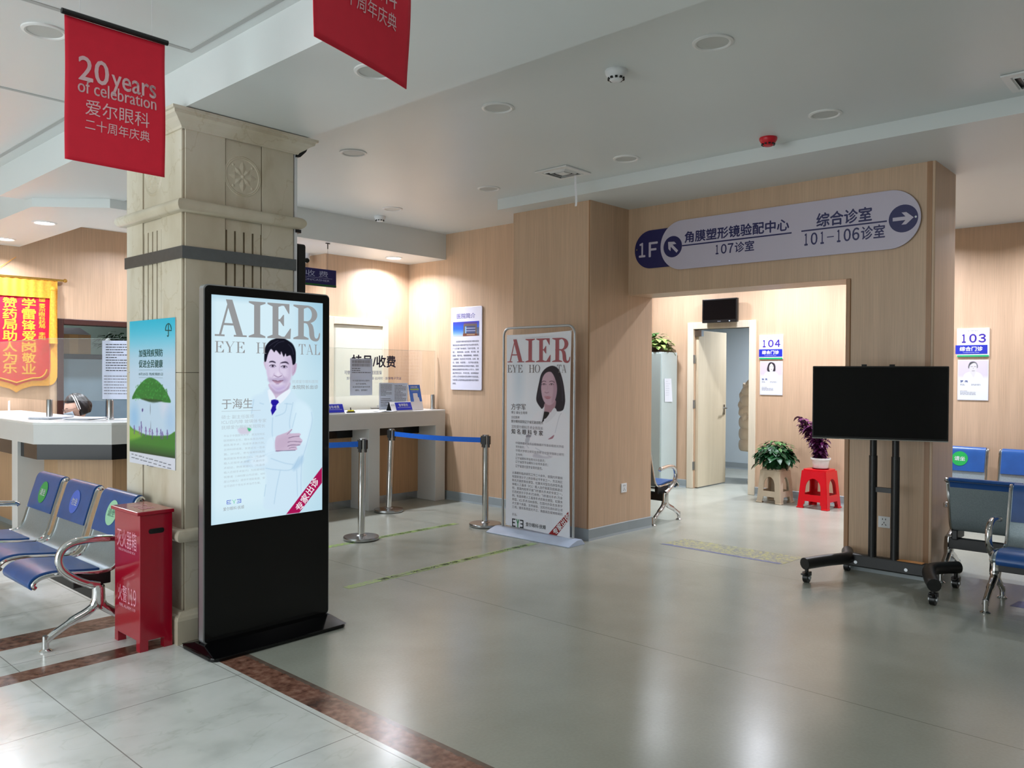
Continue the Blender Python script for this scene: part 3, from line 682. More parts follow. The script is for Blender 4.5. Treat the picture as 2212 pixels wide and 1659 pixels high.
# head
A.poly([K1(768, 892), K1(790, 900), K1(800, 1000), K1(790, 1010), K1(772, 970), K1(758, 920)], (208, 192, 214), .004)
A.poly([K1(1150, 940), K1(1185, 925), K1(1214, 928), K1(1212, 990), K1(1190, 1060), K1(1150, 1092)], (198, 176, 204), .004)
A.line([K1(1190, 950), K1(1185, 1020), K1(1165, 1060)], .004, (160, 134, 168), .7)
A.poly([K1(800, 790), K1(790, 900), K1(796, 1030), K1(815, 1120), K1(838, 1200), K1(875, 1262), K1(940, 1308), K1(1000, 1306), K1(1070, 1268), K1(1120, 1170), K1(1145, 1050), K1(1156, 930), K1(1150, 810), K1(1100, 740), K1(900, 720)], (219, 208, 232), .004)
A.poly([K1(1060, 860), K1(1150, 830), K1(1150, 1050), K1(1115, 1190), K1(1060, 1260), K1(1040, 1200), K1(1090, 1060)], (194, 178, 208), .03, .7)
A.poly([K1(800, 900), K1(830, 1000), K1(840, 1160), K1(810, 1090)], (196, 182, 212), .02, .5)
A.poly([K1(870, 1225), K1(940, 1250), K1(1030, 1235), K1(1050, 1265), K1(990, 1308), K1(930, 1306)], (180, 162, 210), .025, .7)
A.oval(K1(860, 1150), .03, .02, (178, 162, 196), .6, .8); A.oval(K1(1040, 1150), .03, .025, (170, 152, 188), .7, .8)
A.poly([K1(875, 1145), K1(950, 1120), K1(1040, 1145), K1(1030, 1160), K1(880, 1158)], (180, 166, 200), .01, .8)
A.poly([K1(768, 895), K1(768, 800), K1(776, 720), K1(800, 665), K1(850, 612), K1(900, 590), K1(960, 574), K1(1030, 578), K1(1100, 612), K1(1160, 660), K1(1196, 740), K1(1203, 830), K1(1196, 920), K1(1160, 945), K1(1148, 880), K1(1125, 815), K1(1075, 828), K1(1060, 790), K1(1035, 835), K1(1000, 760), K1(988, 806), K1(930, 745), K1(905, 772), K1(860, 728), K1(822, 792), K1(800, 870), K1(790, 900)], (22, 22, 34), .004)
for P in ([K1(830, 690), K1(900, 640), K1(960, 610)], [K1(900, 700), K1(960, 640), K1(1040, 620)], [K1(1100, 660), K1(1150, 720), K1(1170, 800)]): A.line(P, .004, (58, 58, 78), .6)
A.poly([K1(832, 912), K1(850, 893), K1(885, 889), K1(918, 904), K1(922, 922), K1(880, 910)], (58, 50, 72), .004); A.poly([K1(985, 925), K1(1015, 905), K1(1062, 898), K1(1090, 910), K1(1106, 938), K1(1060, 920)], (58, 50, 72), .004)
for (ex, ey) in ((884, 960), (1042, 972)):
    A.poly([K1(ex-46, ey+2), K1(ex-15, ey-16), K1(ex+25, ey-10), K1(ex+42, ey+8), K1(ex+10, ey+18), K1(ex-25, ey+14)], (182, 172, 200), .004)
    A.line([K1(ex-48, ey), K1(ex-15, ey-17), K1(ex+25, ey-11), K1(ex+44, ey+6)], .0032, (52, 42, 62)); A.oval(K1(ex, ey+1), .0075, .0075, (46, 36, 54), 1, .3)
    A.line([K1(ex-35, ey+18), K1(ex, ey+26), K1(ex+30, ey+20)], .003, (170, 152, 184), .7)
A.line([K1(985, 930), K1(975, 1010), K1(990, 1060)], .006, (196, 178, 208), .7); A.line([K1(905, 1088), K1(930, 1103), K1(960, 1112), K1(990, 1104), K1(1006, 1092)], .0045, (138, 112, 146), .9)
A.oval(K1(957, 1070), .016, .018, (232, 222, 242), .8, .8); A.line([K1(905, 1060), K1(885, 1110)], .004, (176, 156, 190), .6); A.line([K1(1005, 1060), K1(1040, 1120)], .004, (166, 146, 182), .6)
A.poly([K1(882, 1160), K1(930, 1158), K1(955, 1164), K1(985, 1158), K1(1025, 1160), K1(990, 1192), K1(950, 1204), K1(910, 1190)], (176, 142, 166), .006); A.line([K1(880, 1158), K1(930, 1166), K1(955, 1170), K1(1026, 1160)], .0035, (104, 72, 100))
A.line([K1(930, 1210), K1(965, 1210)], .005, (168, 146, 190), .7)
# red corner sash, small leaflet
A.poly([K2(1505, 915), K2(1505, 1122), K2(1205, 1518), K2(1030, 1540)], (168, 22, 84), .002, 1, False)
A.poly([K2(390, 405), K2(510, 390), K2(560, 430), K2(530, 470), K2(420, 475)], (206, 178, 204), .01, .5); A.poly([K2(515, 395), K2(562, 405), K2(560, 425), K2(535, 440)], (60, 186, 120), .006, .9)
# the sheet sits just in front of the glass; coordinates below are kept inside the lit panel
A.build('screen_picture', k, -.003, painted('lit_screen_picture', True))
GREYS = glow('screen_grey_lettering', rgb(150, 152, 154)); GREYL = glow('screen_pale_lettering', rgb(186, 198, 206)); SBL = glow('screen_blue', rgb(60, 84, 206)); SGR = glow('screen_green', rgb(60, 200, 130)); SWH = glow('screen_white', rgb(236, 222, 232))
HID = lambda x, z: False
def kz(y, a=1): return (K1(800, y) if a == 1 else K2(700, y))[1]
ty = -.0042
mb = MB(); z0 = kz(590); z1 = kz(95); serif_word(mb, 'AIER', sx0+.018, sx1-.018, z0+.006, z1+.004, ty, .215, .06, .07); mb.build('screen_heading', GREYS, k)
mb = MB(); serif_word(mb, 'EYE', sx0+.018, sx0+.195, kz(790), kz(642), ty, .15, .035); serif_word(mb, 'H', sx0+.262, sx0+.325, kz(790), kz(642), ty, .15, .035); serif_word(mb, 'TAL', sx1-.165, sx1-.018, kz(790), kz(642), ty, .15, .035, .08)
mb.build('screen_heading', GREYS, k)
mb = MB(); a = K1(180, 1480); b = K1(605, 1480); put(mb, '于海生', a[0], b[0], K1(390, 1550)[1], K1(390, 1408)[1], ty, .012); mb.build('screen_lettering', GREYS, k)
mb = MB(); a = K2(170, 240)[0]; b = K2(690, 240)[0]; mb.flat([(a, K2(400, 172)[1]), (b, K2(400, 172)[1]), (b, K2(400, 166)[1]), (a, K2(400, 166)[1])], ty)
for t, y, e in (('硕士 副主任医师', 245, 600), ('ICL/白内障 玻璃体专家', 310, 765), ('抚顺爱尔眼科医院院长', 380, 750)): put(mb, t, a, K2(e, y)[0], K2(450, y+24)[1], K2(450, y-26)[1], ty)
rows = ['毕业于中国医科大学，原沈阳军区', '医院眼科主任，擅长各类白内障、', '超乳等手术，完成手术数万例。', '主持科研成果，发表论文一百余', '篇。2015年，参与省眼科医院', '集团首批考核通过ICL（有晶体', '植入近视手术资格，大量的手', '术经验，熟练掌握ICL（有晶体', '植入近视手术技巧）为抚顺地区', '视患者（1800度以内近视、600', '度以内散光）提供不用取角膜、安', '全可逆的个性化手术治疗方案。']
for i, t in enumerate(rows):
    y = 492+i*59.5; put(mb, t, K2(200, y)[0], K2(745 if i < 11 else 690, y)[0], K2(450, y+14)[1], K2(450, y-17)[1], ty)
mb.build('screen_lettering', GREYL, k)
mb = MB(); a, b = K1(1150, 1200)[0], K1(1508, 1200)[0]
put(mb, '抚顺爱尔眼科医院', a, b, K1(1300, 1200)[1], K1(1300, 1152)[1], ty); mb.build('screen_lettering', GREYL, k)
mb = MB(); put(mb, '本院院长出诊', a, b, K1(1300, 1280)[1], K1(1300, 1222)[1], ty, .01); mb.build('screen_lettering', GREYS, k)
c = K2(1308, 1275); mb = MB(); put(mb, '专家出诊', c[0]-.108, c[0]+.108, c[1]-.026, c[1]+.026, ty, .03, math.radians(52)); mb.build('screen_lettering', SWH, k)
p, q = K2(240, 1410), K2(430, 1335); eye_logo(k, p[0], q[0], p[1], q[1], ty, SBL, SGR)
mb = MB(); put(mb, '爱尔眼科·抚顺', K2(192, 1470)[0], K2(470, 1470)[0], K2(330, 1482)[1], K2(330, 1435)[1], ty); mb.build('screen_lettering', GREYS, k)

# ---- fire extinguisher box
fx = thing('fire_extinguisher_box', 'red fire extinguisher box on short feet beside the marble column', 'fire box', (1.902, 4.51, 0), -PI/2)
wd, dp, zt = .166, .088, .735                        # half width (world Y), half depth (world X)
b_ = MB().box(-wd, wd, -dp, dp, .055, zt)
b_.build('body', RED, fx, bevel=.003)
for sx in (-1, 1):
    for sy in (-1, 1): MB().box(min(sx*wd, sx*(wd-.045)), max(sx*wd, sx*(wd-.045)), min(sy*dp, sy*(dp-.045)), max(sy*dp, sy*(dp-.045)), 0, .058).build('foot', RED, fx)
MB().box(-wd-.012, wd+.012, -dp-.018, dp+.006, zt, zt+.020).build('lid', RED, fx, bevel=.004)
mb = MB().prism([(a, b) for a, b in rrect(-.042, .042, zt-.105, zt-.078, .013)], wd-.002, wd+.0025, 0); mb.build('hand_slot', BLACK, fx, label='black oval hand hole')
PKL = mat('pale_pink_print', rgb(240, 168, 188), .4)
mb = MB(); put(mb, '灭火器箱', -.13, .125, .535, .635, -dp-.0012, .0); put(mb, 'FIRE EXTINGUISHER BOX', -.11, .11, .515, .528, -dp-.0012); put(mb, '火警', -.115, .0, .235, .325, -dp-.0012); chars(mb, '１１９', .01, .12, .235, .325, -dp-.0012); put(mb, 'FIRE ALARM 119', -.10, .11, .205, .222, -dp-.0012)
mb.build('lettering', PKL, fx)
mb = MB(); put(mb, '灭火器', -.07, .09, -.04, .04, 0); mb.v = [(x, z-.005, zt+.0212) for x, y, z in mb.v]; mb.build('lettering', PKL, fx)

# ---- waiting benches
def bench(label, loc, rz, n, stickers, flip=False, group='blue waiting benches', pitch=.60):
    # local: the first seat starts at the near end x = 0, more seats towards +x ; sitters face -y
    t = thing('waiting_bench', label, 'bench', loc, rz, group); wS = .50
    prof = [(-.285, .338), (-.298, .352), (-.288, .372), (-.255, .390), (-.19, .396), (-.10, .386), (0, .374), (.07, .372), (.115, .384), (.148, .425), (.172, .50), (.20, .60), (.228, .69), (.243, .738), (.256, .758), (.274, .764), (.286, .752)]
    P = smoothline(prof, 3)
    def shell(a, b, i0, i1, off, th):
        Q = P[i0:i1]; o = []; 
        for i, p in enumerate(Q):
            d = np.array(Q[min(i+1, len(Q)-1)])-np.array(Q[max(i-1, 0)]); d = d/np.linalg.norm(d); nn = np.array((-d[1], d[0]))
            o.append((np.array(p)+nn*off, np.array(p)+nn*(off+th)))
        poly = [tuple(x[0]) for x in o]+[tuple(x[1]) for x in o[::-1]]
        return MB().prism(poly, a, b, 0)
    top = n*pitch-(pitch-wS); lo_ = -top if flip else 0.; hi_ = lo_+top
    for i in range(n):
        a = lo_+i*pitch; b = a+wS
        sh = shell(a+.012, b-.012, 0, len(P), -.003, .004).build('seat_shell', DULLM, t, smooth=True)
        shell(a+.03, b-.03, 0, 21, .002, .016).build('seat_pad', NAVY, t, smooth=True, bevel=.004)
        bk = shell(a+.022, b-.022, 31, len(P), .002, .014); b2 = shell(a+.022, b-.022, 37, len(P), -.014, .010); bk.add(b2.v, b2.f); bp = bk.build('back_pad', NAVY, t, smooth=True, bevel=.004)
        for e in (a+.004, b-.004):
            MB().tube([(e, p[0], p[1]) for p in P], .011, 8).build('side_rail', STEEL, t, smooth=True)
        if i < len(stickers) and stickers[i]:
            mS, mT, txt, tx = stickers[i]
            d = Vector((0, .058, .19)).normalized(); nn = Vector((0, -d.z, d.y)); c = Vector(((a+b)/2+tx, .216, .652))+nn*.0182
            s_ = MB(); R_ = .076
            s_.add([c+Vector((1, 0, 0))*R_*math.cos(q)+d*R_*math.sin(q) for q in np.linspace(0, 2*PI, 29)[:-1]], [tuple(range(28))]); s_.build('sticker', mS, bp)
            g_ = MB(); put(g_, txt, -.050, .050, -.024, .024, 0, .02); g_.v = [tuple(c+nn*.0012+Vector((1, 0, 0))*x+d*z_) for x, y, z_ in g_.v]; g_.build('sticker_lettering', mT, bp)
    MB().box(lo_-.03, hi_+.03, -.005, .055, .225, .305).build('beam_bar', SATIN, t, bevel=.004)
    for e in [lo_+.02, hi_-.02]+[lo_+i*pitch-(pitch-wS)/2 for i in range(1, n)]:
        MB().box(e-.02, e+.02, -.10, .10, .300, .372).build('seat_bracket', SATIN, t, bevel=.006)
    for e in (lo_-.035, hi_+.035):
        leg = MB(); fl = 1.0
        leg.tube(smoothline([(e, -.25, .055), (e, -.21, .085), (e, -.12, .135), (e, -.03, .175), (e, .01, .22), (e, .015, .31)], 5), [.020]*10+[.025]*8+[.030]*8, 10)
        leg.tube(smoothline([(e, .235, .055), (e, .20, .082), (e, .13, .125), (e, .07, .165), (e, .025, .215), (e, .02, .30)], 5), [.020]*10+[.025]*8+[.030]*8, 10)
        leg.tube([(e, .02, .175), (e, .02, .215), (e, .02, .30)], [.026, .036, .032], 12)
        leg.tube([(e, -.25, .012), (e, -.25, .085)], .017, 10).tube([(e, .235, .012), (e, .235, .085)], .017, 10)
        leg.build('leg', STEEL, t, smooth=True)
        for y in (-.25, .235): MB().lathe([(.030, 0), (.031, .006), (.02, .014), (.01, .02)], (e, y, 0), 16).build('foot', STEEL, t, smooth=True)
        arm = MB().tube(smoothline([(e, .02, .305), (e, -.035, .325), (e, -.105, .365), (e, -.165, .42), (e, -.185, .48), (e, -.165, .535), (e, -.11, .565), (e, -.02, .57), (e, .06, .562), (e, .115, .555), (e, .128, .540)], 6), [.024]*6+[.021]*48+[.016]*7, 12)
        arm.build('armrest', STEEL, t, smooth=True)
    return t
SG = mat('green_sticker', rgb(22, 158, 72), .35); SB = mat('blue_sticker', rgb(66, 104, 206), .35); SF = mat('faded_green_sticker', rgb(160, 214, 176), .4); SFT = mat('faded_sticker_print', rgb(140, 190, 165), .4)
SB2 = mat('pale_blue_sticker', rgb(96, 140, 214), .35)
LG = (SG, WPR, '请坐', 0.); LB = (SB, WPR, '勿坐', 0.); LF = (SF, SFT, '请坐', 0.)
bench('blue bench on the marble floor beside the red box, its backs with three round stickers', (1.728, 4.765, 0), -PI/2, 3, [LG, LB, LF], True)
bench('blue padded bench at the right edge beside the television, facing the hall', (6.035, 1.165, 0), -PI/2, 3, [])
bench('bench seen from behind, its dark back right of the television stand', (6.655, 1.585, 0), PI/2, 3, [], True)
bench('bench with green and blue stickers against the wall below the 103 sign', (9.06, 2.42, 0), -PI/2, 4, [LG, (SB2, WPR, '勿坐', .06), LG, LB])
bench('bench in the corridor whose chrome end frame shows past the left portal pillar', (7.08, 4.37, 0), PI/2, 3, [])

# ---- poster on the column
po = thing('health_poster', 'umbrella health poster with blue sky and green hill on the marble column', 'poster', (2.0535, 4.742, 0), -PI/2)
lp = toloc(po); 
def C(x, y): p = lp(pX(275+x/4.88, 680+y/4.88, 2.0525)); return (p.x, p.z)
px0, px1, pz0, pz1 = C(30, 70)[0], C(510, 40)[0], .949, 1.812
A = Art(px0, px1, pz0, pz1, 110, 200, (200, 222, 242))
A.blend((A.Z-1.58)/.22, (32, 190, 222), 1.); A.blend(np.clip((A.Z-1.5)/.12, 0, 1)*np.clip((1.66-A.Z)/.1, 0, 1), (150, 208, 232), .6)
A.oval(C(400, 950), .09, .10, (226, 226, 244), .7, .8); A.oval(C(460, 1120), .10, .12, (176, 208, 240), .8, .8); A.oval(C(80, 1080), .10, .12, (150, 200, 240), .8, .8)
A.poly([C(0, 1160), C(60, 1200), C(200, 1262), C(330, 1275), C(440, 1270), C(540, 1255), C(540, 1700), C(0, 1700)], (58, 130, 44), .006, 1, True)
A.poly([C(0, 1165), C(60, 1205), C(160, 1258), C(120, 1300), C(0, 1310)], (130, 184, 60), .02, .9)
A.blend(np.clip((C(0, 1330)[1]-A.Z)/.06, 0, 1), (16, 66, 30), .9); A.blend(np.clip((C(0, 1400)[1]-A.Z)/.05, 0, 1), (10, 30, 18), .8)
A.poly([C(55, 885), C(90, 800), C(160, 710), C(240, 662), C(330, 700), C(410, 800), C(465, 915), C(420, 925), C(360, 915), C(300, 905), C(240, 915), C(180, 895), C(110, 880)], (24, 122, 40), .005)
for i in range(260):
    t = random.random(); x = 90+t*340; yt = 670+abs(x-245)**1.6*.028; y = yt+random.random()*(900-yt); c_ = random.choice([(44, 160, 60), (16, 96, 34), (34, 140, 50), (80, 186, 84)])
    A.oval(C(x, y), .0055, .0055, c_, .8, .6)
A.poly([C(150, 885), C(260, 890), C(380, 905), C(300, 925), C(240, 918)], (14, 54, 24), .008, .8); A.line([C(246, 915), C(250, 1060), C(252, 1205)], .003, (60, 70, 84), 1, None, False)
for x, y, h_ in ((78, 1250, 82), (132, 1255, 78), (152, 1270, 150), (200, 1275, 92), (240, 1262, 62), (268, 1300, 90), (318, 1272, 76), (358, 1300, 92), (376, 1305, 70), (426, 1300, 84)):
    pc = random.choice([(110, 70, 160), (92, 60, 150), (150, 90, 170)])
    A.line([C(x, y), C(x+3, y-h_*.6), C(x, y-h_*.85)], .010, pc, .9); A.oval(C(x, y-h_*.92), .007, .008, pc, 1, .3); A.line([C(x-10, y-h_*.45), C(x, y-h_*.7), C(x+12, y-h_*.5)], .004, pc, .8)
A.poly([C(165, 985), C(174, 1000), C(165, 1025), C(158, 1005)], (70, 50, 140), .004)
A.blend((C(0, 1432)[1]-A.Z)/.004+.5+(A.X-px0)*0, (226, 228, 240), 1.)
A.build('picture', po, -.004, painted('poster_print', rough=.35)); MB().box(px0, px1, -.0036, -.0005, pz0, pz1).build('sheet', PAPER, po)
DG = mat('dark_green_print', rgb(22, 84, 76), .5); y = -.0048
mb = MB()
put(mb, '加强残疾预防', C(128, 400)[0], C(380, 400)[0], C(250, 443)[1], C(250, 362)[1], y, .02); put(mb, '促进全民健康', C(128, 500)[0], C(380, 500)[0], C(250, 558)[1], C(250, 474)[1], y, .02)
put(mb, '8月25日 残疾预防日', C(128, 625)[0], C(380, 625)[0], C(250, 640)[1], C(250, 610)[1], y)
for q in (582, 662): mb.flat([(C(128, q)[0], C(250, q+2)[1]), (C(380, q)[0], C(250, q+2)[1]), (C(380, q)[0], C(250, q)[1]), (C(128, q)[0], C(250, q)[1])], y)
um = [C(410+62*(.5-.5*math.cos(t)), 165-72*math.sin(t)) for t in np.linspace(0, PI, 14)]
mb.tube([(a, y, b) for a, b in um+[C(410, 165)]], .003, 4).tube([(a, y, b) for a, b in (C(441, 90), C(441, 222), C(436, 230), C(428, 220))], .003, 4)
mb.build('lettering', DG, po)
mb = MB(); r_ = random.Random(3)
for row, (a, b) in enumerate(((50, 470), (50, 470), (212, 282))):
    x = a
    while x < b-8:
        w_ = r_.uniform(16, 44); q = 1468+row*36+(x-30)*.11; mb.flat([(C(x, 1500)[0], C(100, q+9)[1]), (C(min(x+w_, b), 1500)[0], C(100, q+9)[1]), (C(min(x+w_, b), 1500)[0], C(100, q)[1]), (C(x, 1500)[0], C(100, q)[1])], y); x += w_+r_.uniform(6, 20)
mb.build('fine_print', GINK, po)

# ---- red cloth banners hanging from the ceiling
def cloth_banner(label, loc, rz, wdt, hgt, curl):
    t = thing('hanging_banner', label, 'banner', loc, rz, 'red celebration banners')
    def f(u, v): x = (u-.5)*wdt; return (x, .004*math.sin(v*7+u*2)+curl*(1-v)**2*(u**2), -hgt*(1-v)-(curl*.5*u**3 if v < .06 else 0))
    MB().grid(f, 24, 30).build('cloth', REDCLOTH, t, smooth=True, solid=.002)
    MB().tube([(-wdt/2-.012, 0, .012), (wdt/2+.012, 0, .012)], .012, 10).build('rod', BLACK, t)
    for x in (-wdt*.36, wdt*.36): MB().tube([(x, 0, .02), (x, 0, ZC-loc[2])], .0012, 5).build('cord', WPL, t)
    def on(mb): mb.v = [(x, .004*math.sin((1+z/hgt)*7+(x/wdt+.5)*2)+curl*(-z/hgt)**2*((x/wdt+.5)**2)-.0035, z) for x, _, z in mb.v]; return mb
    a = MB(); W_ = wdt; H_ = hgt
    put(a, '20', -.38*W_, -.085*W_, -.43*H_, -.255*H_, 0, .02); put(a, 'years', -.06*W_, .40*W_, -.475*H_, -.33*H_, 0, .016)
    put(a, 'of celebration', -.385*W_, .40*W_, -.515*H_, -.42*H_, 0, .012); put(a, '爱尔眼科', -.31*W_, .325*W_, -.66*H_, -.55*H_, 0, -.005); put(a, '二十周年庆典', -.31*W_, .33*W_, -.765*H_, -.685*H_, 0, -.012)
    on(a).build('lettering', PINKPR, t)
    return t
t = cloth_banner('red celebration banner hanging whole beside the marble column', (1.4065, 3.6, 2.972), 0, .415, .592, .0)
dx = Vector((1.606-1.199, 1.895-1.803, 0)); cloth_banner('red celebration banner cut off by the top of the frame', (1.402, 1.849, 2.972), math.atan2(dx.y, dx.x), .415, .592, .012)

# ---- silk thank-you banner on the pharmacy wall
sb = thing('silk_banner', 'crimson and gold silk banner with hanging tassel on the back wall', 'banner', (2.82, 9.945, 0)); ls = toloc(sb)
def Q(x, y): p = ls(pY(x/3.77, 580+y/3.77, 9.93)); return (p.x, p.z)
xc = Q(135, 600)[0]; hw = Q(412, 400)[0]-xc; zt_ = Q(135, 195)[1]; zb = Q(300, 912)[1]; zp = Q(135, 955)[1]
def outline(e, top): 
    L = [(xc-hw-e, top), (xc-hw-e, zb+.12)]+[(xc-hw-e+(.10)*(1-math.cos(a)), zb+.12-.12*math.sin(a)-e*.8) for a in np.linspace(.2, PI/2, 6)]
    L += [(xc-.16, zb-e*.8), (xc-.06, zb-.03-e*.8), (xc, zp-e)]
    return L+[(2*xc-a, b) for a, b in L[::-1][1:]]
MB().prism(outline(0, zt_+.0), -.004, .0, 1).build('velvet', VELVET, sb)
MB().prism(outline(.075, zt_+.02), .001, .006, 1).build('fringe', GOLD, sb, label='gold fringed border')
MB().tube([(x, -.012, z) for x, z in outline(-.035, zt_)[1:-1]], .007, 6).build('gold_braid', GOLDPR, sb)
mb = MB().grid(lambda u, v: (xc-hw-.07+u*(2*hw+.14), -.018+.004*math.sin(u*60), zt_-.04+v*.20), 90, 4); mb.build('valance', GOLD, sb, solid=.004)
MB().tube([(xc-hw-.13, -.02, zt_+.17), (xc+hw+.13, -.02, zt_+.17)], .013, 10).ball((xc+hw+.15, -.02, zt_+.17), .022).build('pole', mat('brass', rgb(206, 164, 84), .25, .9, noise=.05), sb)
mb = MB().tube([(xc+hw+.02, -.03, zt_+.05), (xc+hw+.02, -.035, zt_-.55)], [.03, .045], 12).ball((xc+hw+.02, -.03, zt_+.06), .035); mb.build('tassel', GOLD, sb)
mb = MB(); y = -.006
for i, ch in enumerate('学雷锋爱岗敬业'): c = Q(237, 283+i*89); put(mb, ch, c[0]-.070, c[0]+.070, c[1]-.058, c[1]+.058, y, .03)
for i, ch in enumerate('赞药局助人为乐'): c = Q(82, 278+i*89); put(mb, ch, c[0]-.070, c[0]+.070, c[1]-.058, c[1]+.058, y, .03)
for i, ch in enumerate('赠：爱尔眼科药局 李阳'):
    if ch != ' ': c = Q(345, 246+i*32); put(mb, ch, c[0]-.033, c[0]+.033, c[1]-.022, c[1]+.022, y, .02)
mb.build('lettering', GOLDPR, sb)
MB().tube([(xc-.25, -.01, zt_+.18), (xc+.0, .0, Q(136, -95)[1])], .003, 5).build('cord', GOLD, sb)

# ---- pharmacy counter and cashier counter
pc = thing('service_counter', 'white pharmacy counter with chamfered corner behind the blue bench', 'counter', (2.9, 8.4, 0)); o = toloc(pc)
OUT = [(2.235, 9.9), (2.235, 7.455), (2.685, 6.985), (4.55, 7.02)]; off = lambda d: [(2.235+d, 9.9), (2.235+d, 7.455+d*.41), (2.685+d*.41, 6.985+d), (4.55, 7.02+d)]
def strip(a, b, z0, z1, pts=None): return MB().prism([(x-2.9, y_-8.4) for x, y_ in off(a)+off(b)[::-1]], z0, z1)
strip(0, .62, 1.055, 1.08).build('countertop', COUNTER, pc, bevel=.006)
strip(.006, .10, .895, 1.056).build('fascia', COUNTERG, pc)
strip(.035, .10, .765, .895).build('glass_band', BLACKG, pc, label='glossy black band under the counter edge')
strip(.22, .26, .06, .78).build('front_panel', OAKP, pc); strip(.24, .27, 0, .06).build('kick_plate', GREYSK, pc)
for (y0, y1) in ((7.885, 8.04), (9.6, 9.75)): MB().box(2.245-2.9, 2.56-2.9, y0-8.4, y1-8.4, 0, .90).build('leg', COUNTERG, pc)
cc = thing('service_counter', 'grey-white cashier counter with knee openings beside the queue posts', 'counter', (5.6, 7.3, 0))
x0, x1, y0 = 4.56-5.6, 6.532-5.6, 7.045-7.3
MB().box(x0, x1, y0, y0+.60, 1.052, 1.078).build('countertop', COUNTER, cc, bevel=.006)
MB().box(x0, x1, y0+.004, y0+.04, .897, 1.053).build('fascia', COUNTERG, cc)
for a, b_ in ((5.40, 5.552), (6.378, 6.532), (4.56, 4.66)): MB().box(a-5.6, b_-5.6, y0+.004, y0+.36, 0, .90).build('leg', COUNTERG, cc, bevel=.004)
MB().box(x0, x1-.14, y0+.32, y0+.36, .09, .80).build('front_panel', OAKP, cc); MB().box(x0, x1-.14, y0+.30, y0+.345, .79, .90).build('glass_band', BLACKG, cc)
MB().box(x0, x1-.14, y0+.33, y0+.36, 0, .09).build('kick_plate', BRUSH, cc)
# glass screens
gs = thing('glass_screen', 'clear glass screen on steel posts along the pharmacy counter', 'glass screen', (2.6, 7.6, 1.08))
def panel(par, p, q, z0, z1, M=GLASS, th=.008):
    p, q = Vector(p), Vector(q); d = (q-p).normalized(); n = Vector((-d.y, d.x))*th/2
    poly = [p+n, q+n, q-n, p-n]; MB().prism([tuple(v) for v in poly], z0, z1).build('pane', M, par)
    mb = MB(); e = n*1.05
    for zz in (z1,): mb.prism([tuple(v) for v in (p+e, q+e, q-e, p-e)], zz, zz+.002)
    mb.build('pane_edge', PANEDGE, par)
def post(par, c, z1=.175):
    MB().lathe([(.034, 0), (.034, .010), (.029, .014)], (c[0], c[1], 0), 20).lathe([(.0265, .012), (.0265, z1-.006), (.023, z1)], (c[0], c[1], 0), 20).build('post', BRUSH, par, smooth=True)
g1, g2 = pZ(107, 905, 1.08), pZ(238, 906, 1.08); L_ = lambda w_: (w_[0]-2.6, w_[1]-7.6)
A1, A2, A3 = L_((g1.x, g1.y)), L_((g2.x, g2.y)), L_((4.5, g2.y+.06)); A0 = L_((g1.x+.0, 9.85))
panel(gs, A0, A1, .165, .72); panel(gs, A1, A2, .165, .72); panel(gs, A2, A3, .165, .72)
for p_ in (A1, A2, A0, A3): post(gs, p_)
gc = thing('glass_screen', 'glass screen with dark blue lettering on the cashier counter', 'glass screen', (5.6, 7.25, 1.078)); lg = toloc(gc)
panel(gc, (-1.0, 0), (.945, 0), .175, .70); post(gc, (.912, 0)); post(gc, (-.98, 0))
mb = MB(); G = lambda x, y_: lg(pY(740+x/10.05, 740+y_/10.05, 7.245))
def gput(t, xa, xb, ya, yb, bold): p, q = G(xa, yb), G(xb, ya); put(mb, t, p.x, q.x, p.z, q.z, -.006, bold)
gput('挂号/收费', 195, 1155, 285, 535, .035); mb.build('lettering', mat('navy_print', rgb(16, 18, 58), .4), gc)
mb = MB(); gput('可使用省直、市职工/居民医保', 40, 848, 610, 692, .01); gput('支付宝·微信支付·银联·云闪付 · 医保电子凭证', 82, 1275, 745, 808, .01); mb.build('lettering', mat('blue_violet_print', rgb(66, 70, 150), .4), gc)

# ---- papers and signs on the counters
def sheet(name, label, cat, plane, uv, m=PAPER, rz=0, rows=(), ink=GINK, th=.0015, gap=0.):
    P = [plane(u, v) for u, v in uv]; c = sum(P, Vector())/4
    t = thing(name, label, cat, (c.x, c.y, min(p.z for p in P)), rz); l = toloc(t); q = [l(p) for p in P]
    x0_, x1_ = (q[0].x+q[2].x)/2, (q[1].x+q[3].x)/2; z1_, z0_ = (q[0].z+q[1].z)/2, (q[2].z+q[3].z)/2
    MB().box(x0_, x1_, -th, 0, z0_, z1_).build('sheet', m, t)
    mb_ = MB()
    for txt, fa, fb, ga, gb, bo in rows: put(mb_, txt, x0_+fa*(x1_-x0_), x0_+fb*(x1_-x0_), z1_-gb*(z1_-z0_), z1_-ga*(z1_-z0_), -th-.001, bo)
    if rows: mb_.build('lettering', ink, t)
    t['box'] = [x0_, x1_, z0_, z1_, th]; return t
def rules(t, m, fa, fb, ga, gb, n, seed=1, hfrac=.45):           # lines of print too fine to read: broken strokes
    x0_, x1_, z0_, z1_, th = t['box']; r_ = random.Random(seed); mb_ = MB(); pit = (gb-ga)/n
    for i in range(n):
        x = fa; end = fb if r_.random() > .25 else fa+(fb-fa)*r_.uniform(.4, .9)
        while x < end:
            w_ = r_.uniform(.03, .12); e = min(x+w_, end); za = z1_-(ga+i*pit)*(z1_-z0_)
            mb_.flat([(x0_+x*(x1_-x0_), za-pit*hfrac*(z1_-z0_)), (x0_+e*(x1_-x0_), za-pit*hfrac*(z1_-z0_)), (x0_+e*(x1_-x0_), za), (x0_+x*(x1_-x0_), za)], -th-.001); x = e+r_.uniform(.008, .02)
    mb_.build('fine_print', m, t)
pl = lambda u, v: pY(u, v, 7.236)
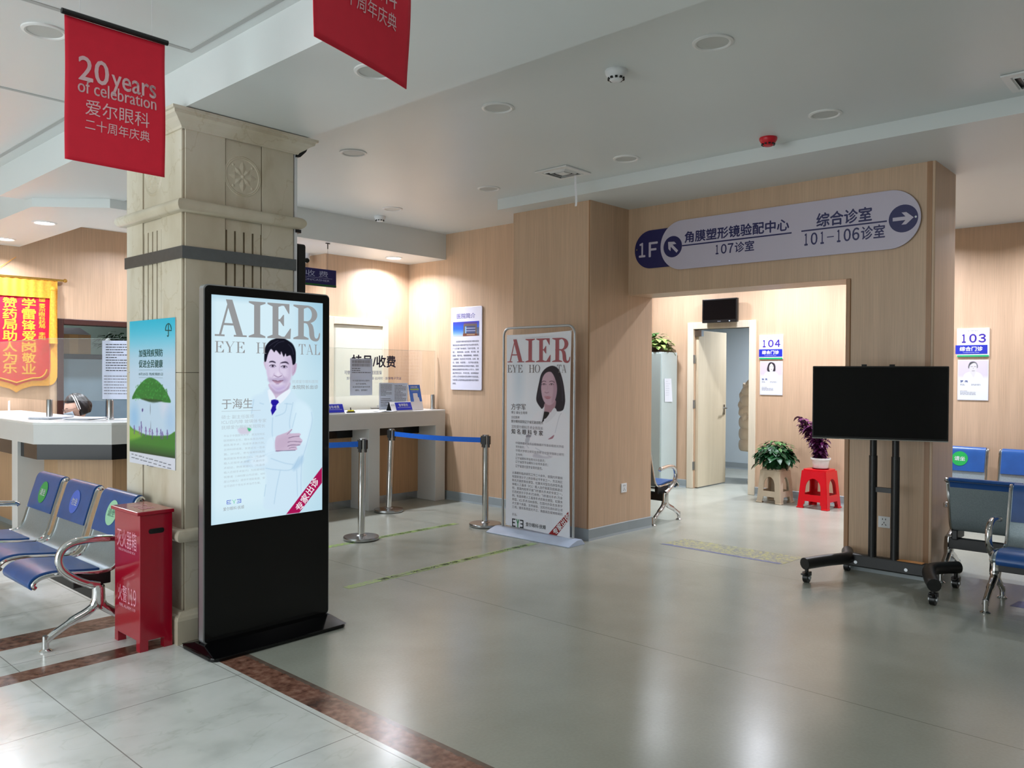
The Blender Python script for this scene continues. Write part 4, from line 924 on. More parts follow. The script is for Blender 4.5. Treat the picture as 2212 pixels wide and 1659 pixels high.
n1 = sheet('notice', 'printed notice taped over the lettering of the cashier glass', 'notice', pl, ((756, 774), (804, 775), (756, 854), (804, 854)), GPAPER,
      rows=[('今天医保系统过渡中，', .10, .90, .575, .625, .0), ('尚不能使用。', .26, .74, .665, .71, 0), ('医保网络恢复时间待', .12, .90, .745, .795, 0), ('通知。望理解！', .22, .78, .835, .885, 0)], ink=INK)
rules(n1, GINK, .08, .92, .26, .42, 3, 4); rules(n1, mat('pale_grey_print', rgb(170, 174, 188), .6), .08, .9, .05, .24, 2, 5, .75)
pl = lambda u, v: pY(u, v, 7.205)
n2 = sheet('notice', 'left sheet of two grey documents standing behind the cashier tent sign', 'notice', pl, ((819, 827), (849, 827), (819, 885), (849, 885)), GPAPER); rules(n2, GINK, .1, .9, .06, .5, 9, 2); rules(n2, GINK, .1, .9, .58, .9, 5, 8)
n3 = sheet('notice', 'right sheet of two grey documents standing behind the cashier tent sign', 'notice', pl, ((849, 827), (880, 828), (849, 885), (880, 885)), GPAPER); rules(n3, GINK, .1, .9, .08, .95, 16, 3)
# holder for the two sheets
h_ = thing('document_stand', 'clear acrylic stand holding the two grey documents', 'stand', (5.88, 7.21, 1.079)); MB().box(-.215, .215, .0, .003, 0, .32).build('back_plate', GLASS, h_); MB().box(-.215, .215, -.05, .03, 0, .003).build('foot_plate', GLASS, h_)
qb = thing('payment_board', 'blue and white leaning payment board beside the grey documents', 'sign', (6.19, 7.155, 1.079), 0, rot=(math.radians(-12), 0, math.radians(8)))
MB().box(-.10, .10, -.004, .004, 0, .30).build('board', WPR, qb); MB().box(-.10, .10, -.0046, -.004, .10, .30).build('blue_field', mat('sky_blue_print', rgb(46, 112, 216), .4), qb)
mb = MB(); put(mb, '扫码付款', -.07, .05, .262, .285, -.0056, .02); put(mb, '支持多种支付方式', -.07, .06, .222, .230, -.0056); mb.flat(rrect(-.045, .035, .13, .20, .008), -.0052); mb.flat([(-.05, .085), (.06, .085), (.05, .15), (-.04, .15)], -.0053); mb.build('lettering', WPR, qb)
MB().flat([(-.08, .238), (.07, .238), (.07, .254), (-.08, .254)], -.0056).build('green_bar', mat('yellow_green_print', rgb(170, 206, 70), .4), qb)
def tent(label, c, rz, txt, logo=True):
    t = thing('tent_sign', label, 'desk sign', c, rz)
    for s in (-1, 1): MB().add([(-.155, s*.05, 0), (.155, s*.05, 0), (.155, s*.004, .105), (-.155, s*.004, .105)], [(0, 1, 2, 3)]).build('leaf', WPR if s < 0 else BLACK, t, solid=.003)
    k_ = .046/.105; P = lambda mb_: setattr(mb_, 'v', [(x, -.0535+z*k_*1.0, z) for x, _, z in mb_.v])
    mb_ = MB().flat([(-.085, .012), (.150, .012), (.150, .098), (-.085, .098)], 0); P(mb_); mb_.build('blue_field', BLUEP, t)
    mb_ = MB(); put(mb_, txt, -.035, .10, .052, .085, 0, .02); mb_.flat([(-.06, .040), (.13, .040), (.13, .042), (-.06, .042)], 0); P(mb_); mb_.v = [(x, y_-.0012, z) for x, y_, z in mb_.v]; mb_.build('lettering', WPR, t)
    mb_ = MB(); put(mb_, 'EYE', -.145, -.095, .06, .078, 0, .01); P(mb_); mb_.v = [(x, y_-.0012, z) for x, y_, z in mb_.v]; mb_.build('lettering', GINK, t)
tent('blue and white tent sign standing on the cashier counter before the documents', (5.875, 7.10, 1.079), 0, '暂停服务')
tent('blue tent sign half hidden behind the kiosk on the cashier counter', (4.93, 7.10, 1.079), 0, '挂号/收费')
hs = thing('hole_punch', 'small black and yellow desk gadget on the cashier counter', 'stationery', (5.22, 7.13, 1.079)); MB().box(-.045, .045, -.02, .02, 0, .014).build('base', BLACK, hs, bevel=.003)
MB().box(-.035, .035, -.016, .016, .014, .028).build('top', mat('yellow_plastic', rgb(226, 216, 40), .4), hs, bevel=.004); MB().tube([(.0, 0, .028), (-.006, 0, .055)], .006, 8).build('stem', BLACK, hs)
ps = MB().grid(lambda u, v: (5.55+u*.24, 7.05+v*.12-.015*u, 1.0795+.006*math.sin(u*5+v*2)**2), 12, 6).build('loose_paper', PAPER, solid=.001); tag(ps, 'curled white paper lying on the cashier counter beside the tent sign', 'paper')
for i, (dx_, dy_, a_, n_) in enumerate(((2.53, 7.92, .5, 12), (2.72, 7.66, .75, 8))):
    mb = MB(); r_ = random.Random(i)
    for q in range(n_):
        b_ = MB().box(-.15, .15, -.11, .11, q*.0016, q*.0016+.0014); b_.move(Matrix.Translation((r_.uniform(-.01, .01), r_.uniform(-.01, .01), 0)) @ Matrix.Rotation(r_.uniform(-.06, .06), 4, 'Z')); mb.add(b_.v, b_.f)
    mb.move(Matrix.Translation((dx_, dy_, 1.081)) @ Matrix.Rotation(a_, 4, 'Z')); q_ = mb.build('paper_stack', PAPER)
    tag(q_, ('taller white paper stack in front of the clerk at the pharmacy counter', 'lower white paper stack on the pharmacy counter beside the right glass post')[i], 'paper stack')
nf = thing('acrylic_sign_holder', 'small white sign holder at the left end of the pharmacy counter', 'sign holder', (2.42, 8.75, 1.081), -PI/2-.3); MB().box(-.085, .085, -.006, .006, 0, .14).build('panel', WPL, nf, bevel=.003); MB().box(-.085, .085, -.03, .03, 0, .004).build('foot', WPL, nf)
pl = lambda u, v: on_plane(u, v, (g1.x, g1.y, 0), Vector((g2.y-g1.y, -(g2.x-g1.x), 0)).normalized())
az = math.atan2(g2.y-g1.y, g2.x-g1.x)
n4 = sheet('notice', 'white printed notice taped to the pharmacy glass beside the column', 'notice', pl, ((223, 736), (287, 736), (221, 862), (287, 862)), GPAPER, az); n4.location += Vector((math.sin(az), -math.cos(az), 0))*.008
rules(n4, INK, .12, .9, .06, .55, 11, 5, .3); rules(n4, GINK, .06, .9, .6, .95, 7, 6, .3)

# ---- hanging cashier sign, wall display, camera
hsg = thing('hanging_sign', 'dark blue hanging sign over the cashier counter', 'sign', (4.662, 7.15, 2.412))
MB().box(-.37, .37, -.012, .012, 0, .182).build('board', mat('navy_board', rgb(22, 26, 92), .35), hsg, bevel=.002)
MB().box(-.37, .37, -.0135, -.012, .004, .022).build('green_stripe', mat('deep_green_print', rgb(26, 92, 40), .4), hsg)
mb = MB(); put(mb, '挂号/收 费', -.30, .265, .098, .16, -.0135, .0); mb.flat([(-.33, .086), (.32, .086), (.32, .089), (-.33, .089)], -.0135); put(mb, 'REGISTRATION/CASHIER', -.30, .285, .052, .073, -.0135); mb.build('lettering', mat('pale_blue_lettering', rgb(168, 176, 210), .5), hsg)
for x in (-.3, .27): MB().tube([(x, 0, .18), (x, 0, 2.876-2.412)], .0014, 6).box(x-.025, x+.025, -.006, .006, .455, .463).tube([(x, 0, .40), (x, 0, .46)], .006, 6).build('hanger', BLACK, hsg)
dsp = thing('wall_display', 'thin black display panel on the right side of the marble column', 'display', (2.772, 4.69, 1.15), PI/2)
MB().prism(rrect(-.31, .31, 0, 1.165, .02), -.085, -.03, 1).build('housing', BLACK, dsp, bevel=.004); MB().box(-.2, .2, -.03, -.002, .3, .9).build('bracket', BLACK, dsp); MB().box(-.29, .29, -.0865, -.085, .03, 1.135).build('screen', BLACKG, dsp)
cv = thing('security_camera', 'white dome camera in the corner above the blue hanging sign', 'camera', (5.20, 7.98, 2.876))
MB().lathe([(.055, 0), (.055, -.02), (.05, -.035)], n=24).build('mount', WPL, cv, smooth=True); q_ = MB().ball((0, -.01, -.062), .047); q_.build('eyeball', WPL, cv, smooth=True)
MB().tube([(-.012, -.045, -.078), (-.02, -.066, -.088)], .027, 18).build('lens', BLACKG, cv, smooth=True)

# ---- queue posts
def stanchion(label, loc, h=.905, lean=(0, 0), belt=None):
    t = thing('queue_post', label, 'queue post', (loc[0], loc[1], 0), 0, 'chrome queue posts')
    MB().lathe([(.150, 0), (.158, .004)], n=40).build('rubber_ring', BLACK, t)
    MB().lathe([(.158, .004), (.160, .010), (.160, .026), (.156, .032), (.05, .040), (.045, .046), (.036, .05)], n=40).build('base', BRUSH, t, smooth=True)
    Lx, Ly = lean
    MB().tube([(0, 0, .04), (Lx, Ly, h-.01)], .0315, 20).build('post', STEEL, t, smooth=True)
    hd = MB().tube([(Lx, Ly, h-.012), (Lx, Ly, h)], .0325, 20); hd.build('cap', BRUSH, t)
    mb_ = MB()
    for a in range(4):
        an = a*PI/2+.35; c, s_ = math.cos(an), math.sin(an); b_ = MB().box(.026, .046, -.016, .016, h-.095, h-.012).box(.026, .040, -.010, .010, h-.125, h-.09)
        b_.move(Matrix.Translation((Lx, Ly, 0)) @ Matrix.Rotation(an, 4, 'Z')); mb_.add(b_.v, b_.f)
    mb_.build('belt_slot', BLACK, t)
    if belt:
        d = Vector(belt)-Vector((loc[0]+Lx, loc[1]+Ly, 0)); d.z = 0; n = Vector((-d.y, d.x, 0)).normalized()*.0008; L_ = d.length; u = d/L_
        dz = belt[2]-(h-.052)
        def f(a, b): p = Vector((Lx, Ly, h-.052))+u*(.04+a*(L_-.085))+Vector((0, 0, dz*a-.012*math.sin(PI*a)+(b-.5)*.05)); return p
        MB().grid(f, 16, 1).build('belt', BELTB, t, solid=.0015)
        c = Vector((Lx, Ly, 0))+u*(L_-.046); MB().box(c.x-.012, c.x+.012, c.y-.012, c.y+.012, belt[2]-.03, belt[2]+.03).build('belt_clip', BLACK, t)
    return t
stanchion('chrome queue post nearest the kiosk, its blue belt running behind the kiosk', (4.43, 5.89), .915, (.012, 0), (3.5, 6.75, .85))
stanchion('leaning chrome queue post close to the cashier counter', (5.535, 6.87), .90, (.035, .0), (5.67, 5.53, .85))
stanchion('chrome queue post beside the poster stand', (5.67, 5.53), .905)
stanchion('chrome queue post behind the kiosk', (3.5, 6.75), .905)

# ---- floor tapes and floor stickers
def tape(label, p, q, w_, txt, seed):
    m_ = bpy.data.materials.new('worn_green_tape'); m_.use_nodes = True; nt_ = m_.node_tree; b_ = nt_.nodes['Principled BSDF']; b_.inputs['Roughness'].default_value = .3
    n_ = nt_.nodes.new('ShaderNodeTexNoise'); n_.inputs['Scale'].default_value = 34; n_.inputs['Detail'].default_value = 8; r_ = nt_.nodes.new('ShaderNodeValToRGB'); tc_ = nt_.nodes.new('ShaderNodeTexCoord')
    mp_ = nt_.nodes.new('ShaderNodeMapping'); mp_.inputs['Location'].default_value = (seed, 0, 0); nt_.links.new(tc_.outputs['Object'], mp_.inputs[0]); nt_.links.new(mp_.outputs[0], n_.inputs[0])
    r_.color_ramp.elements[0].position = .42; r_.color_ramp.elements[0].color = (*rgb(150, 162, 136), 1); r_.color_ramp.elements[1].position = .56; r_.color_ramp.elements[1].color = (*rgb(156, 188, 100), 1)
    nt_.links.new(n_.outputs['Fac'], r_.inputs[0]); nt_.links.new(r_.outputs[0], b_.inputs['Base Color'])
    p, q = Vector(p), Vector(q); d = q-p; a = math.atan2(d.y, d.x); L_ = d.length
    t = thing('floor_tape', label, 'floor tape', (p.x, p.y, 0), a); MB().box(0, L_, -w_/2, w_/2, .0002, .0012).build('tape', m_, t)
    mb_ = MB(); put(mb_, txt, L_*.14, L_*.95, -w_*.33, w_*.33, 0, .01); mb_.v = [(x, z, .0018) for x, y_, z in mb_.v]; mb_.build('lettering', mat('faded_black_print', rgb(84, 92, 76), .5), t)
tape('longer green floor tape from the kiosk to the poster stand', (3.35, 4.625), (5.40, 4.645), .075, '请在一米线外等候 请在一米线外等候', 1)
tape('green floor tape between the queue posts', (4.02, 5.835), (5.56, 5.83), .075, '请在一米线外等候 请在一米线', 6)
def sticker_floor(label, poly, m_, edge=None):
    t = MB().prism(poly, .0002, .001).build('floor_sticker', m_); tag(t, label, 'floor sticker')
    if edge:
        c = MB().prism(edge, .0010, .0014).build('edge_strip', mat('worn_blue_print', rgb(96, 104, 150), .4, noise=.25, nscale=30), t); 
    return t
m_ = bpy.data.materials.new('worn_yellow_floor_print'); m_.use_nodes = True; nt_ = m_.node_tree; b_ = nt_.nodes['Principled BSDF']; b_.inputs['Roughness'].default_value = .32
tc_ = nt_.nodes.new('ShaderNodeTexCoord'); n_ = nt_.nodes.new('ShaderNodeTexNoise'); n_.inputs['Scale'].default_value = 30; n_.inputs['Detail'].default_value = 9; n_.inputs['Distortion'].default_value = 1.2; r_ = nt_.nodes.new('ShaderNodeValToRGB')
nt_.links.new(tc_.outputs['Object'], n_.inputs[0]); nt_.links.new(n_.outputs['Fac'], r_.inputs[0]); e = r_.color_ramp.elements; e[0].position = .40; e[0].color = (*rgb(118, 122, 122), 1); e[1].position = .60; e[1].color = (*rgb(178, 178, 108), 1); q_ = e.new(.5); q_.color = (*rgb(150, 152, 138), 1)
nt_.links.new(r_.outputs[0], b_.inputs['Base Color'])
sticker_floor('worn yellow and blue floor sticker across the portal opening', [(6.15, 2.705), (6.51, 2.67), (6.51, 3.775), (6.15, 3.83)], m_, [(6.15, 2.72), (6.19, 2.715), (6.19, 3.80), (6.15, 3.82)])
sticker_floor('small blue floor sticker under the bench at the right edge', [(6.08, .86), (6.26, .86), (6.26, 1.10), (6.08, 1.12)], mat('blue_floor_print', rgb(60, 76, 128), .35, noise=.2, nscale=20))

# ---- poster stand with the woman doctor
bs = thing('poster_stand', 'white poster stand with framed doctor poster beside the queue post', 'poster stand', (5.60, 4.80, 0), -PI/2); lb = toloc(bs)
MB().prism([(-.155, 0), (.075, 0), (.075, .006), (.03, .05), (-.03, .05), (-.10, .03), (-.155, .008)], -.50, .50, 0).build('base', POWDER, bs, bevel=.004)
fr = smoothline([(-.427, 0, .045), (-.428, 0, 1.0), (-.428, 0, 1.84)], 2)+[(-.428+.075*(1-math.cos(a)), 0, 1.865+.075*math.sin(a)) for a in np.linspace(0, PI/2, 7)]+[(.353+.075*math.sin(a), 0, 1.865+.075*math.cos(a)) for a in np.linspace(0, PI/2, 7)]+[(.428, 0, 1.5), (.425, 0, .045)]
MB().tube(fr, .0115, 12).build('frame', ALU, bs, smooth=True)
def Wp(x, y, dy=0): p = lb(pX(1085+x/6.638, 700+dy+y/6.638, 5.585)); return (p.x, p.z)
def V2(x, y): return Wp(x, y, 230)
c4 = [lb(pX(u, v, 5.585)) for u, v in ((1095, 724), (1235, 714), (1092.5, 1133), (1231.5, 1163))]; tl, tr_, bl, br = [Vector((p.x, p.z)) for p in c4]
A = Art(min(tl.x, bl.x), max(tr_.x, br.x), min(bl.y, br.y), max(tl.y, tr_.y), 200, 480, (236, 238, 246))
u_ = (A.X-A.b[0])/(A.b[1]-A.b[0]); v_ = (A.Z-A.b[2])/(A.b[3]-A.b[2]); sg_ = np.sin(v_*PI)
Lx = bl.x+(tl.x-bl.x)*v_+.006*sg_; Rx = br.x+(tr_.x-br.x)*v_-.012*sg_; A.X = Lx+(Rx-Lx)*u_; A.Z = (bl.y+(br.y-bl.y)*u_)*(1-v_)+(tl.y+(tr_.y-tl.y)*u_)*v_-.006*np.sin(u_*PI)*(v_ > .98)
A.oval(Wp(240, 800), .10, .35, (206, 220, 234), .7, .9)
A.poly([Wp(560, 1230), Wp(470, 1300), Wp(400, 1420), Wp(340, 1600), V2(300, 260), V2(420, 380), V2(760, 400), V2(930, 300), Wp(945, 1500), Wp(935, 1340), Wp(870, 1250), Wp(740, 1220)], (240, 238, 246), .02)
A.line([V2(370, 80), V2(340, 180), V2(380, 250)], .008, (190, 192, 208), .6); A.line([Wp(760, 1560), Wp(820, 1330), Wp(850, 1280)], .006, (196, 196, 208), .7); A.line([V2(480, 250), V2(650, 350), V2(700, 380)], .008, (196, 196, 212), .7); A.line([Wp(545, 1440), Wp(600, 1260)], .005, (180, 176, 192), .8)
A.poly([V2(450, 380), V2(480, 320), V2(600, 370), V2(720, 370), V2(640, 400)], (196, 192, 206), .02, .7)
A.poly([V2(345, 100), V2(355, 60), V2(415, 68), V2(400, 100)], (160, 156, 168), .004); A.poly([V2(332, 160), V2(345, 102), V2(398, 102), V2(375, 170)], (196, 196, 206), .004)
A.poly([V2(660, 125), V2(700, 95), V2(745, 62), V2(738, 95), V2(715, 118)], (176, 124, 140), .004)
A.poly([Wp(700, 600), Wp(620, 640), Wp(560, 720), Wp(530, 840), Wp(505, 960), Wp(490, 1060), Wp(500, 1120), Wp(545, 1190), Wp(575, 1215), Wp(620, 1170), Wp(760, 1150), Wp(750, 1220), Wp(800, 1252), Wp(870, 1235), Wp(895, 1170), Wp(905, 1080), Wp(890, 920), Wp(865, 790), Wp(825, 670), Wp(770, 612)], (28, 24, 40), .005)
A.line([Wp(830, 760), Wp(860, 900), Wp(865, 1100)], .012, (60, 56, 78), .6); A.line([Wp(580, 740), Wp(545, 900), Wp(520, 1060)], .010, (58, 54, 78), .6)
A.poly([Wp(615, 1130), Wp(765, 1090), Wp(752, 1215), Wp(690, 1268), Wp(608, 1262)], (182, 142, 154), .005)
A.poly([Wp(600, 1262), Wp(610, 1255), Wp(678, 1270), Wp(640, 1340), Wp(570, 1412), Wp(585, 1330)], (22, 18, 26), .004)
A.poly([Wp(608, 1170), Wp(600, 1265), Wp(570, 1412), Wp(540, 1460), Wp(565, 1320)], (232, 230, 238), .004)
A.poly([Wp(752, 1200), Wp(690, 1275), Wp(640, 1345), Wp(600, 1370), Wp(640, 1420), Wp(780, 1280)], (232, 230, 238), .004)
A.poly([Wp(690, 684), Wp(630, 700), Wp(585, 760), Wp(566, 850), Wp(560, 940), Wp(575, 1040), Wp(605, 1115), Wp(650, 1158), Wp(700, 1158), Wp(750, 1110), Wp(780, 1010), Wp(786, 900), Wp(765, 800), Wp(730, 720)], (206, 172, 188), .005)
A.poly([Wp(740, 780), Wp(786, 880), Wp(780, 1010), Wp(745, 1110), Wp(710, 1130), Wp(730, 980)], (180, 142, 160), .02, .7); A.oval(Wp(600, 960), .022, .022, (222, 180, 192), .7, .9)
A.line([Wp(572, 832), Wp(596, 818), Wp(628, 826)], .006, (78, 54, 66), .9, .006); A.line([Wp(680, 826), Wp(715, 818), Wp(750, 834)], .006, (78, 54, 66), .9, .006)
for ex in (600, 708): A.line([Wp(ex-30, 868), Wp(ex, 852), Wp(ex+32, 868)], .0045, (56, 36, 46)); A.oval(Wp(ex, 866), .007, .007, (48, 30, 40), 1, .3); A.line([Wp(ex-28, 878), Wp(ex+28, 880)], .003, (160, 118, 134), .7)
A.line([Wp(655, 880), Wp(648, 940)], .004, (184, 146, 160), .7); A.line([Wp(612, 975), Wp(640, 988), Wp(668, 978)], .005, (140, 96, 112), .9)
A.poly([Wp(605, 1036), Wp(640, 1034), Wp(705, 1042), Wp(680, 1070), Wp(640, 1074), Wp(615, 1056)], (182, 116, 128), .005, .9); A.line([Wp(608, 1040), Wp(650, 1050), Wp(702, 1046)], .003, (228, 206, 210), .7)
A.poly([V2(950, 1165), V2(962, 1275), V2(780, 1510), V2(660, 1490)], (150, 20, 30), .003, 1, False)
A.build('poster_sheet', bs, -.018, painted('vinyl_poster_print', rough=.28))
MA = mat('dusty_red_print', rgb(168, 88, 96), .4); MT = mat('taupe_print', rgb(118, 108, 110), .4); yy = -.0195
mb = MB(); a, b_ = Wp(78, 550), Wp(968, 180); serif_word(mb, 'AIER', a[0], b_[0]+.012, a[1], b_[1]-.008, yy, .215, .05, .07); mb.build('heading', MA, bs)
mb = MB(); z0, z1 = Wp(500, 696)[1], Wp(500, 585)[1]; serif_word(mb, 'EYE', Wp(78, 640)[0], Wp(295, 640)[0], z0, z1, yy, .15, .035); serif_word(mb, 'HO', Wp(385, 640)[0], Wp(545, 640)[0], z0, z1, yy, .15, .035); serif_word(mb, 'TA', Wp(790, 640)[0], Wp(925, 640)[0], z0, z1, yy, .15, .035); mb.build('heading', MT, bs)
mb = MB()
def wput(t, xa, xb, ya, yb, f=Wp, bo=0.): p, q = f(xa, yb), f(xb, ya); zc0, zc1 = f((xa+xb)/2, yb)[1], f((xa+xb)/2, ya)[1]; put(mb, t, p[0], q[0], zc0, zc1, yy, bo)
wput('方学军', 132, 340, 1140, 1232, Wp, .01); wput('知 名 眼 科 专 家', 135, 588, 1512, 1588, Wp, .02); wput('博士 硕士生导师', 132, 362, 1250, 1290); wput('主任医师', 132, 250, 1318, 1355); wput('爱尔眼科医院辽宁省区副总院长', 132, 590, 1382, 1425, Wp, .01)
mb.build('lettering', mat('dark_taupe_print', rgb(92, 84, 88), .4), bs)
mb = MB(); wput('沈阳爱尔眼科手术业务院长', 136, 588, 1458, 1505)
rows = [('中国微循环委员会眼微循环专委会眼底光学组', 195, 885, 185, 222), ('常务委员；', 198, 325, 218, 255), ('中南大学硕士研究生导师·辽宁医学院硕士研究', 198, 890, 296, 334), ('生导师；', 198, 300, 330, 366), ('辽宁省眼科学会斜光分会委员；', 193, 620, 395, 435), ('辽宁省医学会眼科分会常务委员；', 193, 660, 450, 490), ('辽宁省激光医学会常务委员。', 193, 580, 505, 545)]
for t, xa, xb, ya, yb in rows: wput(t, xa, xb, ya, yb, V2)
para = ['从事眼科临床研究工作二十余年，是国内早期持', '有国家准分子上岗合格证书专家之一，东北地区', '率先开展房角支撑型、虹膜夹持型及后房型有晶', '体眼人工晶体（ICL）植入治疗高度及超高度近', '视，是国内较早开展飞秒激光手术的专家之一。', '已完成准分子手术5万余例，飞秒激光手术1万余', '例，有晶体眼人工晶体手术房角支撑型、虹膜夹', '持型、ICL手术1500余例。在国内外杂志发表学', '术文章十余篇，主持省级、沈阳市科技科研立项', '三项。擅长各类屈光不正、角膜病及疑难眼病的', '诊治。']
for i, t in enumerate(para): wput(t, 145, 868 if i < 10 else 215, 622+i*56, 622+i*56+40, V2)
mb.build('lettering', mat('grey_taupe_print', rgb(140, 134, 142), .4), bs)
p, q = V2(145, 1372), V2(308, 1285); eye_logo(bs, p[0], q[0], p[1], q[1], yy, INK, mat('logo_green', rgb(26, 140, 70), .4))
mb = MB(); wput('爱尔眼科·抚顺', 340, 628, 1335, 1395, V2, .01); mb.build('lettering', INK, bs)
c = V2(852, 1345); mb = MB(); put(mb, '专家出诊', c[0]-.125, c[0]+.125, c[1]-.030, c[1]+.030, yy, .035, math.radians(47)); mb.build('lettering', WPR, bs)
mb = MB()
for p_, e in ((tl, (-.415, 1.89)), (tr_, (.415, 1.905)), (bl, (-.41, .05)), (br, (.41, .05))): mb.tube([(p_.x+(-1 if e[0] < 0 else 1)*-.012, -.02, p_.y+(-.012 if e[1] > 1 else .012)), (e[0], -.002, e[1])], .0022, 6)
mb.build('hook', STEEL, bs)

# ---- introduction board on the hall wall
ib = thing('information_board', 'white introduction board with building photo on the wood wall', 'board', (6.578, 6.763, 0), -PI/2); li = toloc(ib)
def B(x, y): p = li(pX(970+x/8.51, 655+y/8.51, 6.56)); return (p.x, p.z)
b0, b1, bz0, bz1 = B(32, 800)[0], B(602, 800)[0], B(300, 1596)[1], B(300, 68)[1]
MB().prism(rrect(b0, b1, bz0, bz1, .02), -.018, -.002, 1).build('panel', mat('white_acrylic_board', rgb(226, 226, 244), .22, noise=.01), ib, bevel=.003)
ax0, ax1, az0, az1 = B(76, 0)[0], B(556, 0)[0], B(300, 606)[1], B(300, 338)[1]
A = Art(ax0, ax1, az0, az1, 90, 60, (30, 96, 214)); A.blend((A.Z-(az0+az1)/2-.02)/.08, (46, 40, 176), .9); A.blend((az0+.09-A.Z)/.07, (160, 196, 240), .9); A.blend((az0+.025-A.Z)/.02, (196, 200, 204), .8)
A.poly([B(262, 606), B(268, 385), B(515, 375), B(512, 606)], (106, 92, 84), .004, 1, False); A.poly([B(298, 420), B(482, 412), B(482, 555), B(296, 555)], (60, 74, 120), .004, 1, False)
for q in (460, 508): A.line([B(318, q), B(482, q-4)], .008, (196, 200, 230), .9, None, False)
A.poly([B(296, 430), B(318, 428), B(318, 550), B(296, 552)], (150, 200, 236), .004, .9, False); A.poly([B(258, 560), B(560, 556), B(560, 610), B(256, 612)], (122, 66, 50), .004, 1, False); A.line([B(280, 370), B(510, 358)], .010, (110, 60, 90), .9, None, False)
A.poly([B(516, 440), B(560, 440), B(560, 600), B(516, 600)], (84, 90, 110), .006, .8, False); A.line([B(330, 578), B(470, 574)], .010, (206, 190, 160), .8, None, False)
A.build('photograph', ib, -.0192, painted('glossy_photo_print', rough=.2))
mb = MB(); put(mb, '医院简介', B(145, 0)[0], B(485, 0)[0], B(300, 280)[1], B(300, 185)[1], -.0195, .006); mb.build('heading', mat('violet_heading_print', rgb(70, 60, 168), .4), ib)
mb = MB(); rows = ['　　抚顺爱尔眼科医院是爱尔眼科医院', '集团全资兴建的现代化专业眼科医院。', '广泛开展飞秒激光（治疗近视、远', '视）、眼表疾病、白内障、青光眼、眼', '底病、眼外伤、眼眶眼肿瘤、角膜病、', '儿童眼病（各类青少年近视、远视、散', '光、弱视、斜视等）、医学验光配镜、', '玻璃体疾病等眼科全领域诊疗服务。依托', '集团总部雄厚的技术和人才实力，医院', '通过特约出诊、学术交流、远程视频会', '诊等方式共享国内顶尖眼科专家资源。', '为抚顺人民提供高品质的眼科医疗服务', '体验。']
W_ = B(552, 0)[0]-B(72, 0)[0]
for i, t in enumerate(rows):
    q = 702+i*64.6; n_ = t.strip('　'); xa = B(72, 0)[0]+(W_*.13 if t[0] == '　' else 0); xb = B(552, 0)[0] if i < 12 else B(140, 0)[0]; put(mb, n_, xa, xb, B(300, q+18)[1], B(300, q-18)[1], -.0195, .012)
mb.build('lettering', mat('slate_print', rgb(72, 74, 92), .5), ib)

# ---- direction sign over the portal
ds = thing('direction_sign', 'long lilac wayfinding sign with dark blue end over the portal', 'sign', (6.398, 3.03, 0), -PI/2); ld = toloc(ds)
def D(x, y): p = ld(pX(1340+x/3.072, 380+y/3.072, 6.38)); return (p.x, p.z)
zt0, zb0 = D(1100, 195)[1], D(1100, 553)[1]; r_ = (zt0-zb0)/2; zc = (zt0+zb0)/2; xl, xr = D(268, 465)[0], D(1996, 275)[0]
LIL = mat('pale_lilac_acrylic', rgb(196, 188, 204), .4, noise=.01); NVP = mat('deep_navy_acrylic', rgb(22, 20, 84), .4)
MB().prism(rrect(xl, xr, zb0, zt0, r_-.001, 14), -.022, -.012, 1).build('panel', LIL, ds, bevel=.002)
n0 = D(94, 480)[0]; h_ = (D(200, 360)[1]-D(200, 612)[1])/2; cz = (D(200, 360)[1]+D(200, 612)[1])/2
MB().prism(rrect(n0, xl+.28, cz-h_, cz+h_, h_-.001, 14), -.012, -.002, 1).build('floor_tab', NVP, ds)
mb = MB(); put(mb, '１', D(125, 0)[0], D(168, 0)[0], D(150, 540)[1], D(150, 443)[1], -.0128, .03); put(mb, 'Ｆ', D(190, 0)[0], D(250, 0)[0], D(220, 536)[1], D(220, 437)[1], -.0128, .03)
mb.build('lettering', LIL, ds)
dk = MB(); wh = MB()
for (x, y), ang, R in (((349, 470), 135, .105), ((1879, 283), 0, .112)):
    c = D(x, y); dk.flat([(c[0]+R*.92*math.cos(a), c[1]+R*.92*math.sin(a)) for a in np.linspace(0, 2*PI, 37)[:-1]], -.0226)
    a = math.radians(ang); s_ = R*.92
    ar = [(-.72, -.13), (.15, -.13), (-.12, -.44), (.20, -.44), (.70, 0), (.20, .44), (-.12, .44), (.15, .13), (-.72, .13)]
    q = [(c[0]+s_*(u*math.cos(a)-v*math.sin(a)), c[1]+s_*(u*math.sin(a)+v*math.cos(a))) for u, v in ar]
    wh.flat([q[0], q[1], q[7], q[8]], -.0232)
    wh.flat([q[2], q[3], q[4], q[1]], -.0233); wh.flat([q[1], q[4], q[7]], -.0234); wh.flat([q[7], q[4], q[5], q[6]], -.0236)
def dput(t, xa, xb, ym, hpx, bo):        # centre line height taken at the middle of the words
    c = D((xa+xb)/2, ym); hh_ = hpx/3.072*.0039; put(dk, t, D(xa, ym)[0], D(xb, ym)[0], c[1]-hh_/2, c[1]+hh_/2, -.0226, bo)
def dchars(t, xa, xb, ym, hpx):
    c = D((xa+xb)/2, ym); hh_ = hpx/3.072*.0039; n = len(t); x0_, x1_ = D(xa, ym)[0], D(xb, ym)[0]; w_ = (x1_-x0_)/(n+.18*(n-1))
    for i, ch in enumerate(t):
        k_ = .24 if ch == '１' else 0; a_ = x0_+i*w_*1.18; z_ = .004 if ch == '－' else hh_/2
        put(dk, ch, a_+k_*w_, a_+w_*(1-k_), c[1]-z_, c[1]+z_, -.0226, .032 if ch != '－' else 0)
